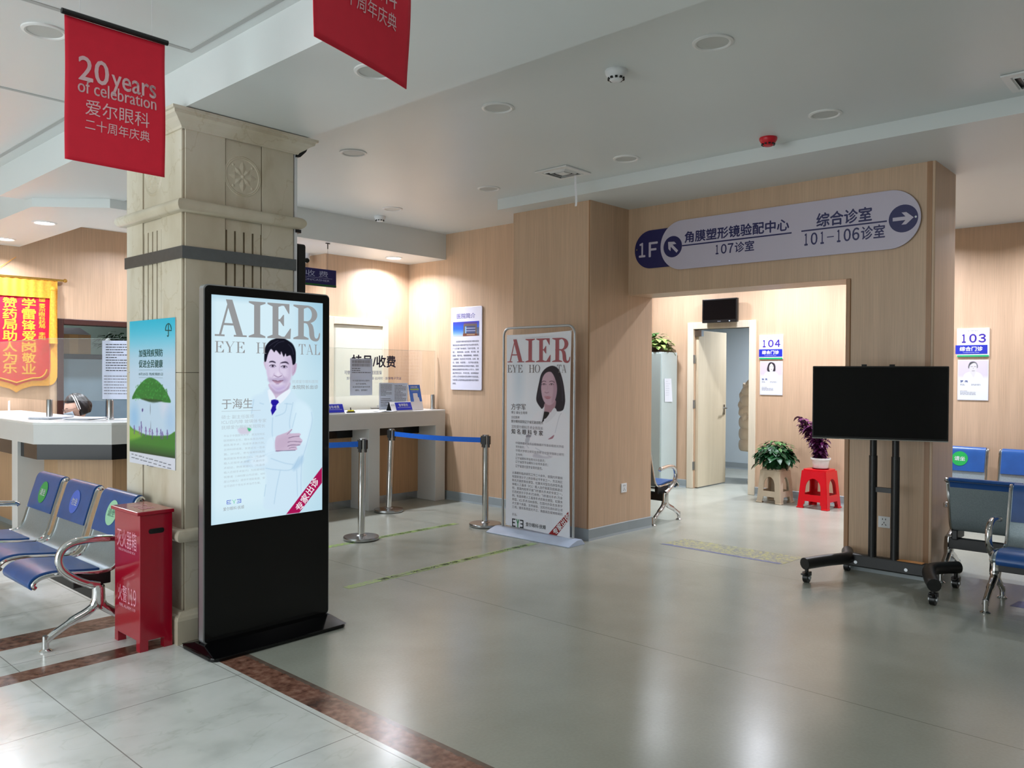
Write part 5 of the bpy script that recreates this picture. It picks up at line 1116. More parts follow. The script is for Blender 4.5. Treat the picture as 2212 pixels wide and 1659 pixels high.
dput('角膜塑形镜验配中心', 428, 1122, 365, 82, .035); dchars('１０７', 625, 752, 484, 66); dput('诊室', 760, 890, 468, 72, .026); dput('综合诊室', 1302, 1672, 273, 90, .035); dchars('１０１－１０６', 1212, 1588, 404, 78); dput('诊室', 1598, 1758, 373, 84, .026)
for xa, xb, ym in ((412, 1138, 421), (1203, 1770, 334)): c = D((xa+xb)/2, ym); dk.flat([(D(xa, ym)[0], c[1]-.006), (D(xb, ym)[0], c[1]-.006), (D(xb, ym)[0], c[1]+.006), (D(xa, ym)[0], c[1]+.006)], -.0226)
dk.build('lettering', NVP, ds); wh.build('arrow', LIL, ds)
mb = MB()
for x in (xr-.035, n0+.03): mb.tube([(x, -.024, zc), (x, -.01, zc)], .008, 10)
mb.build('screw', BRUSH, ds)

# ---- television on a rolling stand
tvs = thing('television_stand', 'black television on a rolling twin-post stand before the portal wall', 'television stand', (6.12, 1.93, 0)); lt = toloc(tvs)
T_ = Matrix.Translation((6.0-6.12, 0, 0)) @ Matrix.Rotation(math.radians(-69), 4, 'Z')
q_ = MB().prism(rrect(-.443, .443, 1.052, 1.575, .006), -.012, .022, 1).move(T_); tvo = q_.build('television', BLACK, tvs, bevel=.002)
MB().box(-.434, .434, -.0135, -.0118, 1.066, 1.566).move(T_).build('screen', BLACKG, tvo); MB().box(-.443, .443, -.014, .015, 1.046, 1.053).move(T_).build('chrome_strip', STEEL, tvo, label='thin chrome strip along the lower edge')
MB().box(-.30, .30, .022, .06, 1.12, 1.45).move(T_).build('rear_housing', BLACK, tvo)
for x in (-.097, .086): MB().box(x-.017, x+.017, .0, .05, 1.30, 1.588).move(T_).build('mount_hook', SATIN, tvs)
for y in (2.012, 1.857):
    yl = y-1.93; MB().tube([(.03, yl, .09), (.03, yl, .92)], .029, 16).build('post', SATIN, tvs, smooth=True)
    MB().tube([(.03, yl, .90), (.03, yl, 1.52)], .024, 16).build('post_extension', SATIN, tvs, smooth=True)
MB().box(.015, .045, -.09, .10, .655, .69).build('crossbar', SATIN, tvs); MB().box(-.03, .05, -.25, .25, 1.28, 1.32).build('mount_plate', SATIN, tvs)
MB().box(-.0, .065, -.31, .29, .085, .178).build('base_bar', SATIN, tvs, bevel=.01)
for pts in ([(.21, .325, .145), (.10, .285, .148), (-.03, .245, .148), (-.20, .335, .143), (-.392, .415, .138)], [(.235, -.44, .145), (.10, -.35, .148), (-.02, -.32, .148), (-.20, -.37, .143), (-.385, -.445, .134)]):
    MB().tube(smoothline(pts, 5), .043, 16).build('base_arm', SATIN, tvs, smooth=True)
for x, y in ((-.375, .405), (.195, .32), (-.365, -.435), (.215, -.43)):
    c = MB().tube([(x, y, .12), (x, y, .075)], .014, 10).box(x-.020, x+.030, y-.026, y+.026, .048, .080).box(x-.075, x-.01, y-.015, y+.015, .066, .078).build('caster', BLACK, tvs, bevel=.004)
    MB().tube([(x, y-.017, .038), (x, y+.017, .038)], .038, 20).build('wheel', BLACK, c, smooth=True); MB().tube([(x, y-.0275, .038), (x, y+.0275, .038)], .017, 14).tube([(x, y-.0285, .038), (x, y+.0285, .038)], .007, 10).build('hub', ALU, c)
MB().box(-.01, .055, -.27, -.10, .1785, .180).build('sticker', mat('orange_patch', rgb(196, 132, 66), .5), tvs)  # flat orange-brown patch on top of the base bar
for y in (.19, -.16): MB().tube([(-.004, y, .12), (.004, y, .12)], .012, 12).build('grommet', ALU, tvs)

# ---- room signs and doctor cards
def room_sign(num, uv, yoff, label):
    P = [pX(u, v, 9.495) for u, v in uv]; c = (P[0]+P[1])/2; t = thing('room_sign', label, 'room sign', (9.498, c.y, P[2].z), -PI/2); w_ = abs(P[0].y-P[1].y)/2; H_ = c.z-P[2].z
    MB().box(-w_, w_, -.014, 0, 0, H_).build('panel', WPR, t, bevel=.002); MB().box(-w_+yoff, w_*.97+yoff, -.017, -.013, H_*.10, H_*.41).build('blue_slat', BLUEP, t); MB().box(-w_*.98, w_*.98, -.016, -.013, .0, H_*.06).build('green_stripe', GREENP, t)
    mb_ = MB(); chars(mb_, num, -w_*.80, w_*.80, H_*.49, H_*.80, -.0148, .05, .2); mb_.build('number', VIOLET, t)
    mb_ = MB(); put(mb_, '综合门诊', -w_*.74+yoff, w_*.70+yoff, H_*.20, H_*.36, -.0178, .04); put(mb_, 'Comprehensive Clinic', -w_*.52+yoff, w_*.48+yoff, H_*.135, H_*.165, -.0178); mb_.build('lettering', WPR, t)
    mb_ = MB(); put(mb_, '爱尔眼科医院', -w_*.32, w_*.32, H_*.89, H_*.925, -.0148); mb_.build('lettering', GINK, t)
room_sign('１０４', ((1641, 724), (1692, 723), (1640, 776)), 0, 'white and blue room sign 104 beside the open clinic door')
room_sign('１０３', ((2068, 710), (2138, 708), (2068, 771)), -.012, 'white and blue room sign 103 with shifted blue slat at the right edge')
def doctor_card(uv, label, woman, name):
    P = [pX(u, v, 9.495) for u, v in uv]; c = (P[0]+P[1])/2; t = thing('doctor_card', label, 'poster', (9.498, c.y, P[2].z), -PI/2); w_ = abs(P[0].y-P[1].y)/2; H_ = c.z-P[2].z
    MB().box(-w_, w_, -.006, 0, 0, H_).build('acrylic_frame', mat('clear_acrylic_card', rgb(214, 216, 224), .15), t, bevel=.002)
    A = Art(-w_*.95, w_*.95, H_*.02, H_*.98, 56, 84, (222, 226, 236)); A.blend((A.Z-H_*.50)/.05, (204, 194, 208), 1.)
    R = lambda x, z: (x*w_, z*H_)
    A.poly([R(-.62, .50), R(-.55, .64), R(-.2, .70), R(.2, .70), R(.55, .63), R(.66, .48), R(.5, .44), R(-.4, .44)], (224, 228, 238), .006)
    if woman:
        A.poly([R(0, .97), R(-.22, .93), R(-.34, .82), R(-.36, .74), R(-.26, .69), R(.1, .70), R(.34, .70), R(.38, .80), R(.30, .92)], (44, 42, 50), .004)
        A.poly([R(.02, .93), R(-.16, .86), R(-.18, .76), R(-.08, .69), R(.06, .67), R(.18, .74), R(.22, .84)], (214, 208, 214), .004)
        A.line([R(-.1, .84), R(-.03, .845)], .004, (90, 84, 92)); A.line([R(.1, .845), R(.18, .84)], .004, (90, 84, 92)); A.poly([R(-.06, .77), R(.03, .76), R(.12, .775), R(.03, .745)], (130, 110, 120), .003)
    else:
        A.poly([R(0, .955), R(-.2, .93), R(-.30, .84), R(-.24, .78), R(.26, .79), R(.30, .86), R(.2, .93)], (60, 58, 64), .004)
        A.poly([R(.04, .92), R(-.18, .87), R(-.24, .80), R(-.2, .70), R(-.08, .62), R(.04, .56), R(.16, .64), R(.2, .72), R(.26, .82), R(.2, .90)], (206, 202, 208), .004)
        A.line([R(-.15, .825), R(-.03, .83)], .004, (90, 86, 92)); A.line([R(.08, .83), R(.2, .825)], .004, (90, 86, 92)); A.line([R(-.06, .725), R(.1, .725)], .005, (96, 88, 94)); A.line([R(.02, .80), R(0, .76)], .003, (150, 144, 150))
        A.poly([R(-.24, .68), R(.02, .47), R(-.02, .46), R(-.4, .60)], (228, 232, 240), .004); A.poly([R(.2, .68), R(.05, .48), R(.1, .46), R(.4, .62)], (228, 232, 240), .004)
    A.build('picture', t, -.0065, painted('card_print', rough=.2))
    mb_ = MB(); put(mb_, name, -w_*.82, -w_*.32, H_*.435, H_*.495, -.0072, .03); mb_.build('lettering', mat('steel_blue_print', rgb(70, 90, 150), .4), t)
    t['box'] = [-w_, w_, 0, H_, .0062]
    rules(t, GINK, .09, .28, .60, .645, 2, 3, .4); rules(t, GINK, .45, .75, .60, .645, 2, 6, .4); rules(t, GINK, .09, .60, .77, .88, 4, 4, .35)
doctor_card(((1642, 781), (1691, 779), (1641, 853)), 'small doctor card with a woman in white below the 104 sign', True, '张 克')
doctor_card(((2069, 778), (2136, 776), (2068, 864)), 'small doctor card with short-haired doctor below the 103 sign', False, '罗 伟')

# ---- small monitor over door 104
mo = thing('wall_monitor', 'small black monitor mounted on the wall above the clinic door', 'monitor', (9.40, 4.985, 2.185), -PI/2)
MB().prism(rrect(-.245, .245, 0, .305, .008), -.012, .035, 1).build('housing', BLACK, mo, bevel=.003); MB().box(-.228, .228, -.0135, -.0118, .038, .288).build('screen', BLACKG, mo)
MB().box(-.06, .06, .035, .10, .09, .21).build('bracket', SATIN, mo); MB().box(-.025, .02, -.0135, -.0118, .012, .017).build('badge', GINK, mo); MB().box(.135, .150, -.0135, -.0118, .010, .020).build('power_light', glow('blue_white_indicator', (.6, .75, 1), 2), mo)

# ---- plastic stools
def stool(label, x, y, h, wb, wt, m_, rz):
    t = thing('plastic_stool', label, 'stool', (x, y, 0), rz)
    def R(z): return wb+(wt-wb)*(z/h)
    top = MB(); s = wt; top.prism(rrect(-s, s, -s, s, .03), h-.055, h); top.build('seat', m_, t, bevel=.006)
    for q in range(4):
        a = q*PI/2; Mx = Matrix.Rotation(a, 4, 'Z'); mb_ = MB()
        # one side of the shell: legs with an arched opening above and a cut-out below
        def side(z): return R(z)
        lw = .064
        def quad(xa0, xa1, za, xb0, xb1, zb_): o0, o1 = side(za), side(zb_); mb_.add([(xa0, -o0, za), (xa1, -o0, za), (xb1, -o1, zb_), (xb0, -o1, zb_)], [(0, 1, 2, 3)])
        zs = [0, .05, .085, .125, .16, .2, .25, .27, .29, .305, .318, .328, .336, .342, .3449, .362]; zs = [z*h/.45 for z in zs]
        def hole(z):
            f = z/h*.45
            if f < .085: return (R(z)-lw)*(1-.10*(f > .05))
            if f < .16: return 0
            if f < .345: return (R(z)-lw)*(1 if f < .25 else math.sqrt(max(0, 1-((f-.25)/.095)**2)))
            return 0
        for za, zb_ in zip(zs[:-1], zs[1:]):
            ha, hb = hole(za+1e-4), hole(zb_-1e-4)
            for sg in (-1, 1): quad(sg*R(za), sg*ha, za, sg*R(zb_), sg*hb, zb_)
        quad(-R(zs[-1]), R(zs[-1]), zs[-1], -R(h-.02), R(h-.02), h-.02)
        mb_.move(Mx); mb_.build('side_frame', m_, t, solid=.012)
        f_ = MB().box(-R(0)-.012, -R(0)+.055, -R(0)-.012, -R(0)+.055, 0, .014); f_.move(Mx); f_.build('foot', m_, t, bevel=.004)
    return t
stool('red plastic stool under the purple potted plant', 9.125, 3.575, .445, .172, .135, REDP, math.radians(-4))
stool('beige plastic stool under the green trailing plant', 9.150, 4.110, .405, .150, .120, TANP, math.radians(-5))

# ---- plants
def leafmb(mb, p, d, L, w_, droop=.3, fold=.15):
    d = Vector(d).normalized(); s = d.cross(Vector((0, 0, 1))); s = s.normalized() if s.length > .05 else Vector((1, 0, 0)); n = s.cross(d)
    pts = []
    for t, ww in ((0, .06), (.22, .72), (.5, 1), (.78, .62), (1, .02)):
        c = Vector(p)+d*L*t-Vector((0, 0, 1))*droop*L*t*t
        pts += [c-s*w_*ww+n*fold*w_*ww, c, c+s*w_*ww+n*fold*w_*ww]
    mb.add(pts, [(i*3+k, i*3+k+1, i*3+k+4, i*3+k+3) for i in range(4) for k in (0, 1)])
def leafmat(name, a, b_, rough=.35):
    if name in MATS: return MATS[name]
    m, nt, bb, noise, ramp, mix, mth, xyz = nodes(name, rough); nt.links.new(ramp(noise(22, (1, 1, 1), 3), [(.3, a), (.7, b_)]), bb.inputs['Base Color']); return m
GREENL = leafmat('green_leaves', rgb(24, 66, 34), rgb(92, 148, 76)); DGREEN = leafmat('dark_green_leaves', rgb(14, 44, 26), rgb(40, 92, 52)); PURPL = leafmat('purple_leaves', rgb(48, 14, 40), rgb(122, 48, 112), .4); POTHOS = leafmat('variegated_leaves', rgb(44, 92, 46), rgb(176, 196, 110))
def pot(t, r0, r1, h, m_, z=0):
    MB().lathe([(r0*.9, z), (r0, z+.006), (r1, z+h-.02), (r1*1.12, z+h-.018), (r1*1.13, z+h), (r1*1.0, z+h), (r1*.95, z+h-.03)], n=28).build('pot', m_, t, smooth=True)
    MB().lathe([(0.001, z+h-.028), (r1*.95, z+h-.026)], n=24, cap=False).build('soil', SOIL, t)
r_ = random.Random(11)
gp = thing('potted_plant', 'green trailing plant on the beige plastic stool', 'plant', (9.150, 4.110, .406)); pot(gp, .085, .10, .13, mat('dark_green_pot', rgb(30, 52, 40), .5))
MB().lathe([(.12, 0), (.135, .012), (.13, .014), (.115, .004)], n=24).build('saucer', mat('grey_brown_saucer', rgb(120, 110, 92), .5), gp, smooth=True)
lf = MB(); stm = MB()
for i in range(270):
    a = r_.uniform(0, 2*PI); rr = r_.uniform(.03, .19)*(1 if r_.random() < .8 else 1.2); z = .13+.17*math.sqrt(max(0, 1-(rr/.21)**2))*r_.uniform(.4, 1)-max(0, rr-.13)*1.6*r_.random()
    p = Vector((rr*math.cos(a), rr*math.sin(a), max(z-.03*r_.random(), .03 if rr < .15 else -.05))); d = Vector((math.cos(a+r_.uniform(-.7, .7)), math.sin(a+r_.uniform(-.7, .7)), r_.uniform(-.5, .35)))
    leafmb(lf, p, d, r_.uniform(.07, .105), r_.uniform(.03, .044), r_.uniform(.3, .9))
for i in range(26):
    a = r_.uniform(0, 2*PI); e = r_.uniform(.08, .2); stm.tube([(0, 0, .11), (e*.5*math.cos(a), e*.5*math.sin(a), .22), (e*math.cos(a), e*math.sin(a), .16-r_.random()*.14)], .003, 5)
for i in range(70):
    a = r_.uniform(0, 2*PI); rr = r_.uniform(.085, .13); leafmb(lf, (rr*math.cos(a), rr*math.sin(a), r_.uniform(.07, .17)), (math.cos(a)*.6, math.sin(a)*.6, -.8), r_.uniform(.07, .10), r_.uniform(.03, .042), .2)
lf.build('foliage', DGREEN, gp, smooth=True); stm.build('stem', GREENL, gp)
lf = MB()
for i in range(46):
    a = r_.uniform(0, 2*PI); rr = r_.uniform(.03, .19); p = Vector((rr*math.cos(a), rr*math.sin(a), .15+.17*math.sqrt(max(0, 1-(rr/.21)**2)))); leafmb(lf, p, (math.cos(a), math.sin(a), r_.uniform(-.2, .5)), r_.uniform(.05, .09), r_.uniform(.018, .03), .4)
lf.build('foliage', GREENL, gp, smooth=True, label='lighter leaves on top')  # lighter green leaves laid over the darker ones
pp = thing('potted_plant', 'purple leafy plant in a white pot on the red stool', 'plant', (9.125, 3.560, .446)); pot(pp, .078, .098, .125, POTW)
MB().lathe([(.085, 0), (.095, .010), (.09, .012)], n=24).build('saucer', mat('dark_red_saucer', rgb(120, 16, 30), .4), pp, smooth=True)
lf = MB(); stm = MB()
stems = [(.10, .26, .12), (.06, .37, .33), (-.10, .30, .05), (-.16, .28, .02), (.02, .34, .22), (-.05, .36, .12), (.12, .30, .24), (-.12, .33, -.10), (.03, .28, -.08), (.09, .42, .30), (.06, .46, .36), (0, .30, .0), (-.02, .44, .26), (.08, .40, .20), (-.08, .40, .04), (.02, .38, -.02)]
for sx, sz, sy in stems:
    P_ = smoothline([(0, 0, .10), (sx*.3, sy*.25, .10+sz*.5), (sx, sy*.75, .12+sz)], 8); stm.tube(P_, .0035, 5)
    for k in range(3, len(P_)):
        for q in range(3):
            a = r_.uniform(0, 2*PI); leafmb(lf, P_[k], (math.cos(a), math.sin(a)+.15, r_.uniform(-.3, .5)), r_.uniform(.055, .105), r_.uniform(.018, .030), r_.uniform(.1, .7), .3)
lf.build('foliage', PURPL, pp, smooth=True); stm.build('stem', mat('purple_stem', rgb(66, 30, 52), .5), pp)

# ---- steel cabinet in the corridor, with note and plant
cb = thing('steel_cabinet', 'tall pale grey steel cabinet beside the clinic door', 'cabinet', (9.285, 6.10, 0), -PI/2)
MB().box(-.41, .45, -.19, .195, .02, 1.81).build('body', CABG, cb, bevel=.004); MB().box(-.40, .44, -.17, .18, 0, .03).build('plinth', BLACK, cb)
for a, b_ in ((-.40, .015), (.025, .44)): MB().box(a, b_, -.205, -.19, .05, 1.79).build('door', mat('grey_green_cabinet_door', rgb(172, 186, 182), .35), cb, bevel=.003)
nt_c = thing('taped_note', 'white handwritten note taped to the grey cabinet side', 'note', (9.25, 5.646, 1.15)); MB().grid(lambda u, v: (-.085+u*.17-.015*v, -.003-.012*(1-v)*u**3, v*.31), 6, 6).build('sheet', PAPER, nt_c, solid=.001)
nt_c['box'] = [-.085, .07, 0, .31, .004]; rules(nt_c, mat('faint_pencil', rgb(176, 184, 196), .6), .12, .85, .12, .8, 7, 4, .12)
cp = thing('potted_plant', 'trailing variegated plant on top of the grey cabinet', 'plant', (9.28, 5.86, 1.811)); pot(cp, .07, .085, .10, mat('brown_pot', rgb(70, 44, 34), .5))
lf = MB()
for i in range(95):
    a = r_.uniform(0, 2*PI); rr = r_.uniform(.02, .20); z = .08+.18*r_.random()*(1-rr*3)-max(0, rr-.12)*r_.random()*1.5; y_ = rr*math.sin(a)
    leafmb(lf, (rr*math.cos(a)*.8, y_, max(z, .07 if y_ > -.13 else -.10)), (math.cos(a), math.sin(a), r_.uniform(-.3, .5)), r_.uniform(.08, .13), r_.uniform(.03, .045), r_.uniform(.2, .7))
lf.build('foliage', POTHOS, cp, smooth=True)
lf = MB()
for i in range(30): a = r_.uniform(0, 2*PI); rr = r_.uniform(.02, .14); leafmb(lf, (rr*math.cos(a), rr*math.sin(a), .10+.16*r_.random()), (math.cos(a), math.sin(a), r_.uniform(-.1, .6)), .11, .036, .5)
lf.build('foliage', GREENL, cp, smooth=True)

# ---- sockets
def socket(label, loc, rz):
    t = thing('wall_socket', label, 'socket', loc, rz); MB().box(-.043, .043, -.008, 0, -.043, .043).build('plate', WPL, t, bevel=.002)
    mb_ = MB()
    for x, z, a in ((-.011, .022, 0), (.011, .022, 0), (0, -.004, 0), (-.012, -.020, .6), (.012, -.020, -.6)):
        b_ = MB().box(-.0025, .0025, -.0088, -.0078, -.006, .006); b_.move(Matrix.Translation((x, 0, z)) @ Matrix.Rotation(a, 4, 'Y')); mb_.add(b_.v, b_.f)
    mb_.build('pin_slot', BLACK, t)
socket('white wall socket low on the left portal pillar', (6.345, 4.353, .428), -.03); socket('white wall socket behind the television stand posts', (6.40, 2.008, .396), -PI/2)

# ---- ceiling fittings
def lamp(x, y, z, lit, label, power=0, group='round ceiling lamps', r=.085):
    t = thing('ceiling_lamp', label, 'ceiling lamp', (x, y, z), 0, group)
    MB().lathe([(r+.018, 0), (r+.017, -.006), (r+.004, -.010), (r-.004, -.006), (r-.006, -.001)], n=36, cap=False).build('rim', LAMPRIM, t, smooth=True)
    MB().lathe([(.0005, -.0025), (r-.002, -.0022)], n=36, cap=False).build('diffuser', LAMPON if lit else LAMPOFF, t)
    if lit: area('lamp_light', (0, 0, -.02), (0, 0, 0), .15, power, (.87, .90, 1), spread=math.radians(150), parent=t)
names = {(3.67, 1.997): 'unlit round lamp in the ceiling at the upper right, nearest the top edge', (3.67, 3.488): 'unlit round lamp in mid ceiling left of the white smoke detector', (3.69, 5.02): 'unlit round lamp in the ceiling close to the column cornice',
         (5.15, 2.003): 'unlit round lamp in the ceiling right of the red alarm', (5.19, 3.557): 'unlit round lamp in the ceiling right of the square air vent', (5.21, 5.057): 'unlit round lamp in the ceiling left of the square air vent', (5.206, 6.418): 'unlit round lamp in the ceiling beside the detector near the cashier soffit',
         (1.37, 4.383): 'unlit round lamp in the ceiling left of the whole red banner'}
for (x, y), l_ in names.items(): lamp(x, y, ZC, False, l_)
lamp(2.40, 3.09, 2.95, False, 'unlit round lamp under the beam, half behind the cut red banner')
lamp(6.07, 7.455, 2.876, True, 'glowing round lamp in the soffit over the cashier counter', 30)
lamp(2.551, 8.179, 2.876, True, 'glowing round lamp in the pharmacy soffit right of the silk banner', 32)
lamp(2.587, 9.492, 2.876, True, 'glowing round lamp in the pharmacy soffit at the left edge', 30)
lamp(10.9, 4.6, 2.8, True, 'glowing round lamp in the clinic room ceiling', 65); lamp(3.9, 11.2, 3.0, True, 'glowing round lamp in the pharmacy store', 7)
def detector(x, y, z, m_, label, cat):
    t = thing('smoke_detector' if m_ is WPL else 'fire_alarm', label, cat, (x, y, z))
    MB().lathe([(.060, 0), (.062, -.008), (.058, -.022), (.045, -.042), (.030, -.058), (.022, -.060)], n=28).build('housing', m_, t, smooth=True)
    mb_ = MB()
    for k in range(10): a = k*2*PI/10; b_ = MB().box(.037, .047, -.007, .007, -.052, -.042); b_.move(Matrix.Rotation(a, 4, 'Z')); mb_.add(b_.v, b_.f)
    mb_.build('vent_slot', BLACK, t)
detector(3.656, 2.577, ZC, WPL, 'white smoke detector in the upper middle of the ceiling', 'smoke detector'); detector(5.36, 6.82, ZC, WPL, 'white smoke detector near the cashier soffit', 'smoke detector'); detector(5.40, 2.50, ZC, mat('red_alarm_plastic', rgb(206, 20, 40), .35), 'small red fire alarm on the ceiling', 'fire alarm')
def vent(x, y, z, s, label):
    t = thing('air_vent', label, 'air vent', (x, y, z)); MB().sweep([(0, -.002), (0, -.012), (-.04, -.014), (-.045, -.002)], [(-s, -s), (s, -s), (s, s), (-s, s)]).build('frame', LAMPRIM, t)
    for k in range(1, 4): q = s-.035-k*.036; MB().sweep([(0, -.004), (-.012, -.018), (-.014, -.017), (-.003, -.002)], [(-q-.028, -q-.028), (q+.028, -q-.028), (q+.028, q+.028), (-q-.028, q+.028)]).build('louvre', LAMPRIM, t)
    MB().box(-s+.04, s-.04, -s+.04, s-.04, -.0022, -.0008).build('opening', BLACK, t); MB().box(-.045, .045, -.045, .045, -.016, -.010).build('centre_plate', LAMPRIM, t)
vent(5.19, 4.185, ZC, .165, 'square ceiling air vent with a white ribbon'); vent(5.30, .86, ZC, .165, 'square ceiling air vent cut off by the right edge')
rb = MB().grid(lambda u, v: (5.30+.012*math.sin(v*3), 4.15-.02+u*.022+.006*math.sin(v*5), ZC-.012-v*.26), 2, 10).build('paper_ribbon', WPR, solid=.001); tag(rb, 'white paper ribbon hanging from the ceiling air vent', 'ribbon')

# ---- pharmacy store things seen through the dark doorway
st_c = thing('filing_cabinet', 'blue-grey filing cabinet in the store behind the dark doorway', 'cabinet', (3.95, 10.72, 0)); BGC = mat('blue_grey_cabinet', rgb(132, 156, 172), .3, noise=.06, nscale=4)
MB().box(-.60, .62, -.25, .25, 0, 1.72).build('body', mat('dark_navy_cabinet', rgb(30, 38, 56), .3), st_c, bevel=.005)
for a, b_ in ((-.52, .0), (.012, .50)):
    d_ = MB().box(a, b_, -.268, -.25, .92, 1.66).build('door', BGC, st_c, bevel=.004); MB().box(b_-.05, b_-.03, -.285, -.268, 1.18, 1.32).build('handle', STEEL, d_)
for a, b_ in ((-.52, .0), (.012, .50)): MB().box(a, b_, -.268, -.25, .06, .88).build('drawer', BGC, st_c, bevel=.004)
bx_ = thing('cardboard_box', 'brown cardboard box on the filing cabinet in the store', 'box', (3.60, 10.66, 1.721), .05); CARD = wood('cardboard', rgb(176, 148, 108), k=.3); MB().box(-.20, .20, -.13, .13, 0, .24).build('carton', CARD, bx_, bevel=.003); MB().box(-.05, .05, -.1315, -.13, 0, .24).build('parcel_tape', mat('tan_tape', rgb(190, 160, 112), .3), bx_); MB().add([(-.2, -.13, .241), (.2, -.13, .241), (.12, -.0, .33), (-.1, -.0, .32)], [(0, 1, 2, 3)]).build('flap', mat('dark_cardboard', rgb(52, 44, 40), .7), bx_)
sp_ = thing('potted_plant', 'dark leafy plant on the filing cabinet in the store', 'plant', (4.22, 10.62, 1.721)); pot(sp_, .07, .08, .10, BLACK); lf = MB()
for i in range(110): a = r_.uniform(0, 2*PI); rr = r_.uniform(.02, .30); leafmb(lf, (rr*math.cos(a), rr*math.sin(a)*.7, .10+.24*r_.random()*(1-rr*1.6)), (math.cos(a), math.sin(a), r_.uniform(-.4, .4)), r_.uniform(.08, .14), r_.uniform(.022, .036), .4)
lf.build('foliage', DGREEN, sp_, smooth=True)

# ---- people
SKIN = mat('skin', rgb(214, 172, 152), .5, noise=.03, nscale=30); HAIRB = mat('black_hair', rgb(24, 20, 22), .4, noise=.4, nscale=60, stretch=(1, 1, .1)); MASK = mat('pale_blue_mask', rgb(206, 220, 236), .7); WCOAT = mat('white_uniform', rgb(222, 226, 232), .75, noise=.03)
def skin_body(name, J, E_, m_, parent=None, lv=2):
    me = bpy.data.meshes.new(name); me.from_pydata([j[0] for j in J], E_, []); o_ = bpy.data.objects.new(name, me); COL.objects.link(o_); me.materials.append(m_)
    sk = o_.modifiers.new('skin', 'SKIN'); sk.use_smooth_shade = True
    for v, j in zip(me.skin_vertices[0].data, J): v.radius = j[1] if isinstance(j[1], tuple) else (j[1], j[1])
    me.skin_vertices[0].data[0].use_root = True
    sb_ = o_.modifiers.new('sub', 'SUBSURF'); sb_.levels = sb_.render_levels = lv
    if parent: o_.parent = parent
    return o_
def head_mesh(mb, c, R, fwd):              # egg-shaped head with brow, nose, lips, chin; fwd = yaw of the face
    n, m_ = 40, 30; vs = []
    for j in range(m_+1):
        t = PI*j/m_
        for i in range(n):
            a = 2*PI*i/n; x, y_, z = math.sin(t)*math.cos(a), math.sin(t)*math.sin(a), math.cos(t)
            X = x*.80; Y_ = y_*.98; Z = z*1.12
            if z < 0: X *= 1-.30*(-z)**1.3; Y_ *= 1-.16*(-z)
            f = max(0, -y_)
            def bump(x0, z0, sx, sz, h): return h*f**2*math.exp(-((x-x0)/sx)**2-((z-z0)/sz)**2)
            Y_ -= bump(0, -.17, .09, .16, .20)+bump(0, -.05, .07, .16, .08)+bump(0, -.50, .22, .05, .06)+bump(0, -.58, .2, .05, .05)+bump(0, -.80, .2, .12, .08)+bump(0, .16, .5, .08, .05)
            Y_ += bump(.30, .02, .15, .09, .07)+bump(-.30, .02, .15, .09, .07)
            q = Vector((X, Y_, Z))*R; q = Matrix.Rotation(fwd, 3, 'Z') @ q; vs.append((c[0]+q.x, c[1]+q.y, c[2]+q.z))
    mb.add(vs, [(j*n+i, (j+1)*n+i, (j+1)*n+(i+1) % n, j*n+(i+1) % n) for j in range(m_) for i in range(n)])
ck = thing('person', 'person with black hair, headband, glasses and mask seated behind the pharmacy counter', 'person', (3.03, 8.77, 0), -PI/2)
fy = math.radians(-8); hc = (-.005, -.0, 1.140)          # the face is turned to the left and down
J = [((0, .05, .50), (.16, .13)), ((0, .05, .70), (.15, .12)), ((0, .04, .88), (.16, .12)), ((.0, .03, .99), (.075, .07)), ((-.0, .01, 1.06), (.052, .052)), ((.17, .0, .93), (.06, .06)), ((.19, -.10, .74), (.05, .05)), ((.10, -.28, .80), (.04, .04)), ((-.15, .10, .93), (.06, .06)), ((-.21, -.02, .74), (.05, .05)), ((-.14, -.26, .80), (.04, .04))]
body = skin_body('body', J, [(0, 1), (1, 2), (2, 3), (3, 4), (2, 5), (5, 6), (6, 7), (2, 8), (8, 9), (9, 10)], WCOAT, ck)
hd = MB(); head_mesh(hd, (0, 0, 0), .110, 0); 
HM = Matrix.Translation(hc) @ Matrix.Rotation(fy, 4, 'Z') @ Matrix.Rotation(math.radians(18), 4, 'X')
hd.move(HM); hd.build('head', SKIN, ck, smooth=True)
hr = MB(); n, m_ = 32, 20
def hairpt(u, v):
    a = 2*PI*u; t = PI*v; x, y_, z = math.sin(t)*math.cos(a), math.sin(t)*math.sin(a), math.cos(t); k_ = 1.14+.018*math.sin(a*9+v*14)+.014*math.sin(a*17-v*23)+.02*max(0, y_)*math.sin(a*6+1)
    X, Y_, Z = x*.86*k_, y_*1.02*k_+.06, z*1.14*k_+.03
    g = min(1, max(0, (.02-y_)/.16))*min(1, max(0, (.55-z-.25*max(0, y_+.2))/.14)); q_ = 1-.34*g; X *= q_; Y_ *= q_*(.90 if y_ < 0 else 1); Z *= 1-.2*g
    return Vector((X, Y_, max(Z, -.75)))*.110
hr.grid(lambda u, v: hairpt(u, v), 64, 36); hr.move(HM); hr.build('hair', HAIRB, ck, smooth=True)
bun = MB().ball((0, .105, -.005), .052, 16, 12, (1.1, .8, 1.1)); bun.move(HM); bun.build('hair_bun', HAIRB, ck, smooth=True)
mb = MB()
for s_ in (0, .018): mb.tube([(.113*math.cos(t)*.98, -.022+s_+.014, .113*math.sin(t)*1.20+.004) for t in np.linspace(-.15, PI+.15, 22)], .0045, 8)
mb.move(HM); mb.build('headband', mat('white_headband', rgb(226, 218, 214), .5), ck, smooth=True)
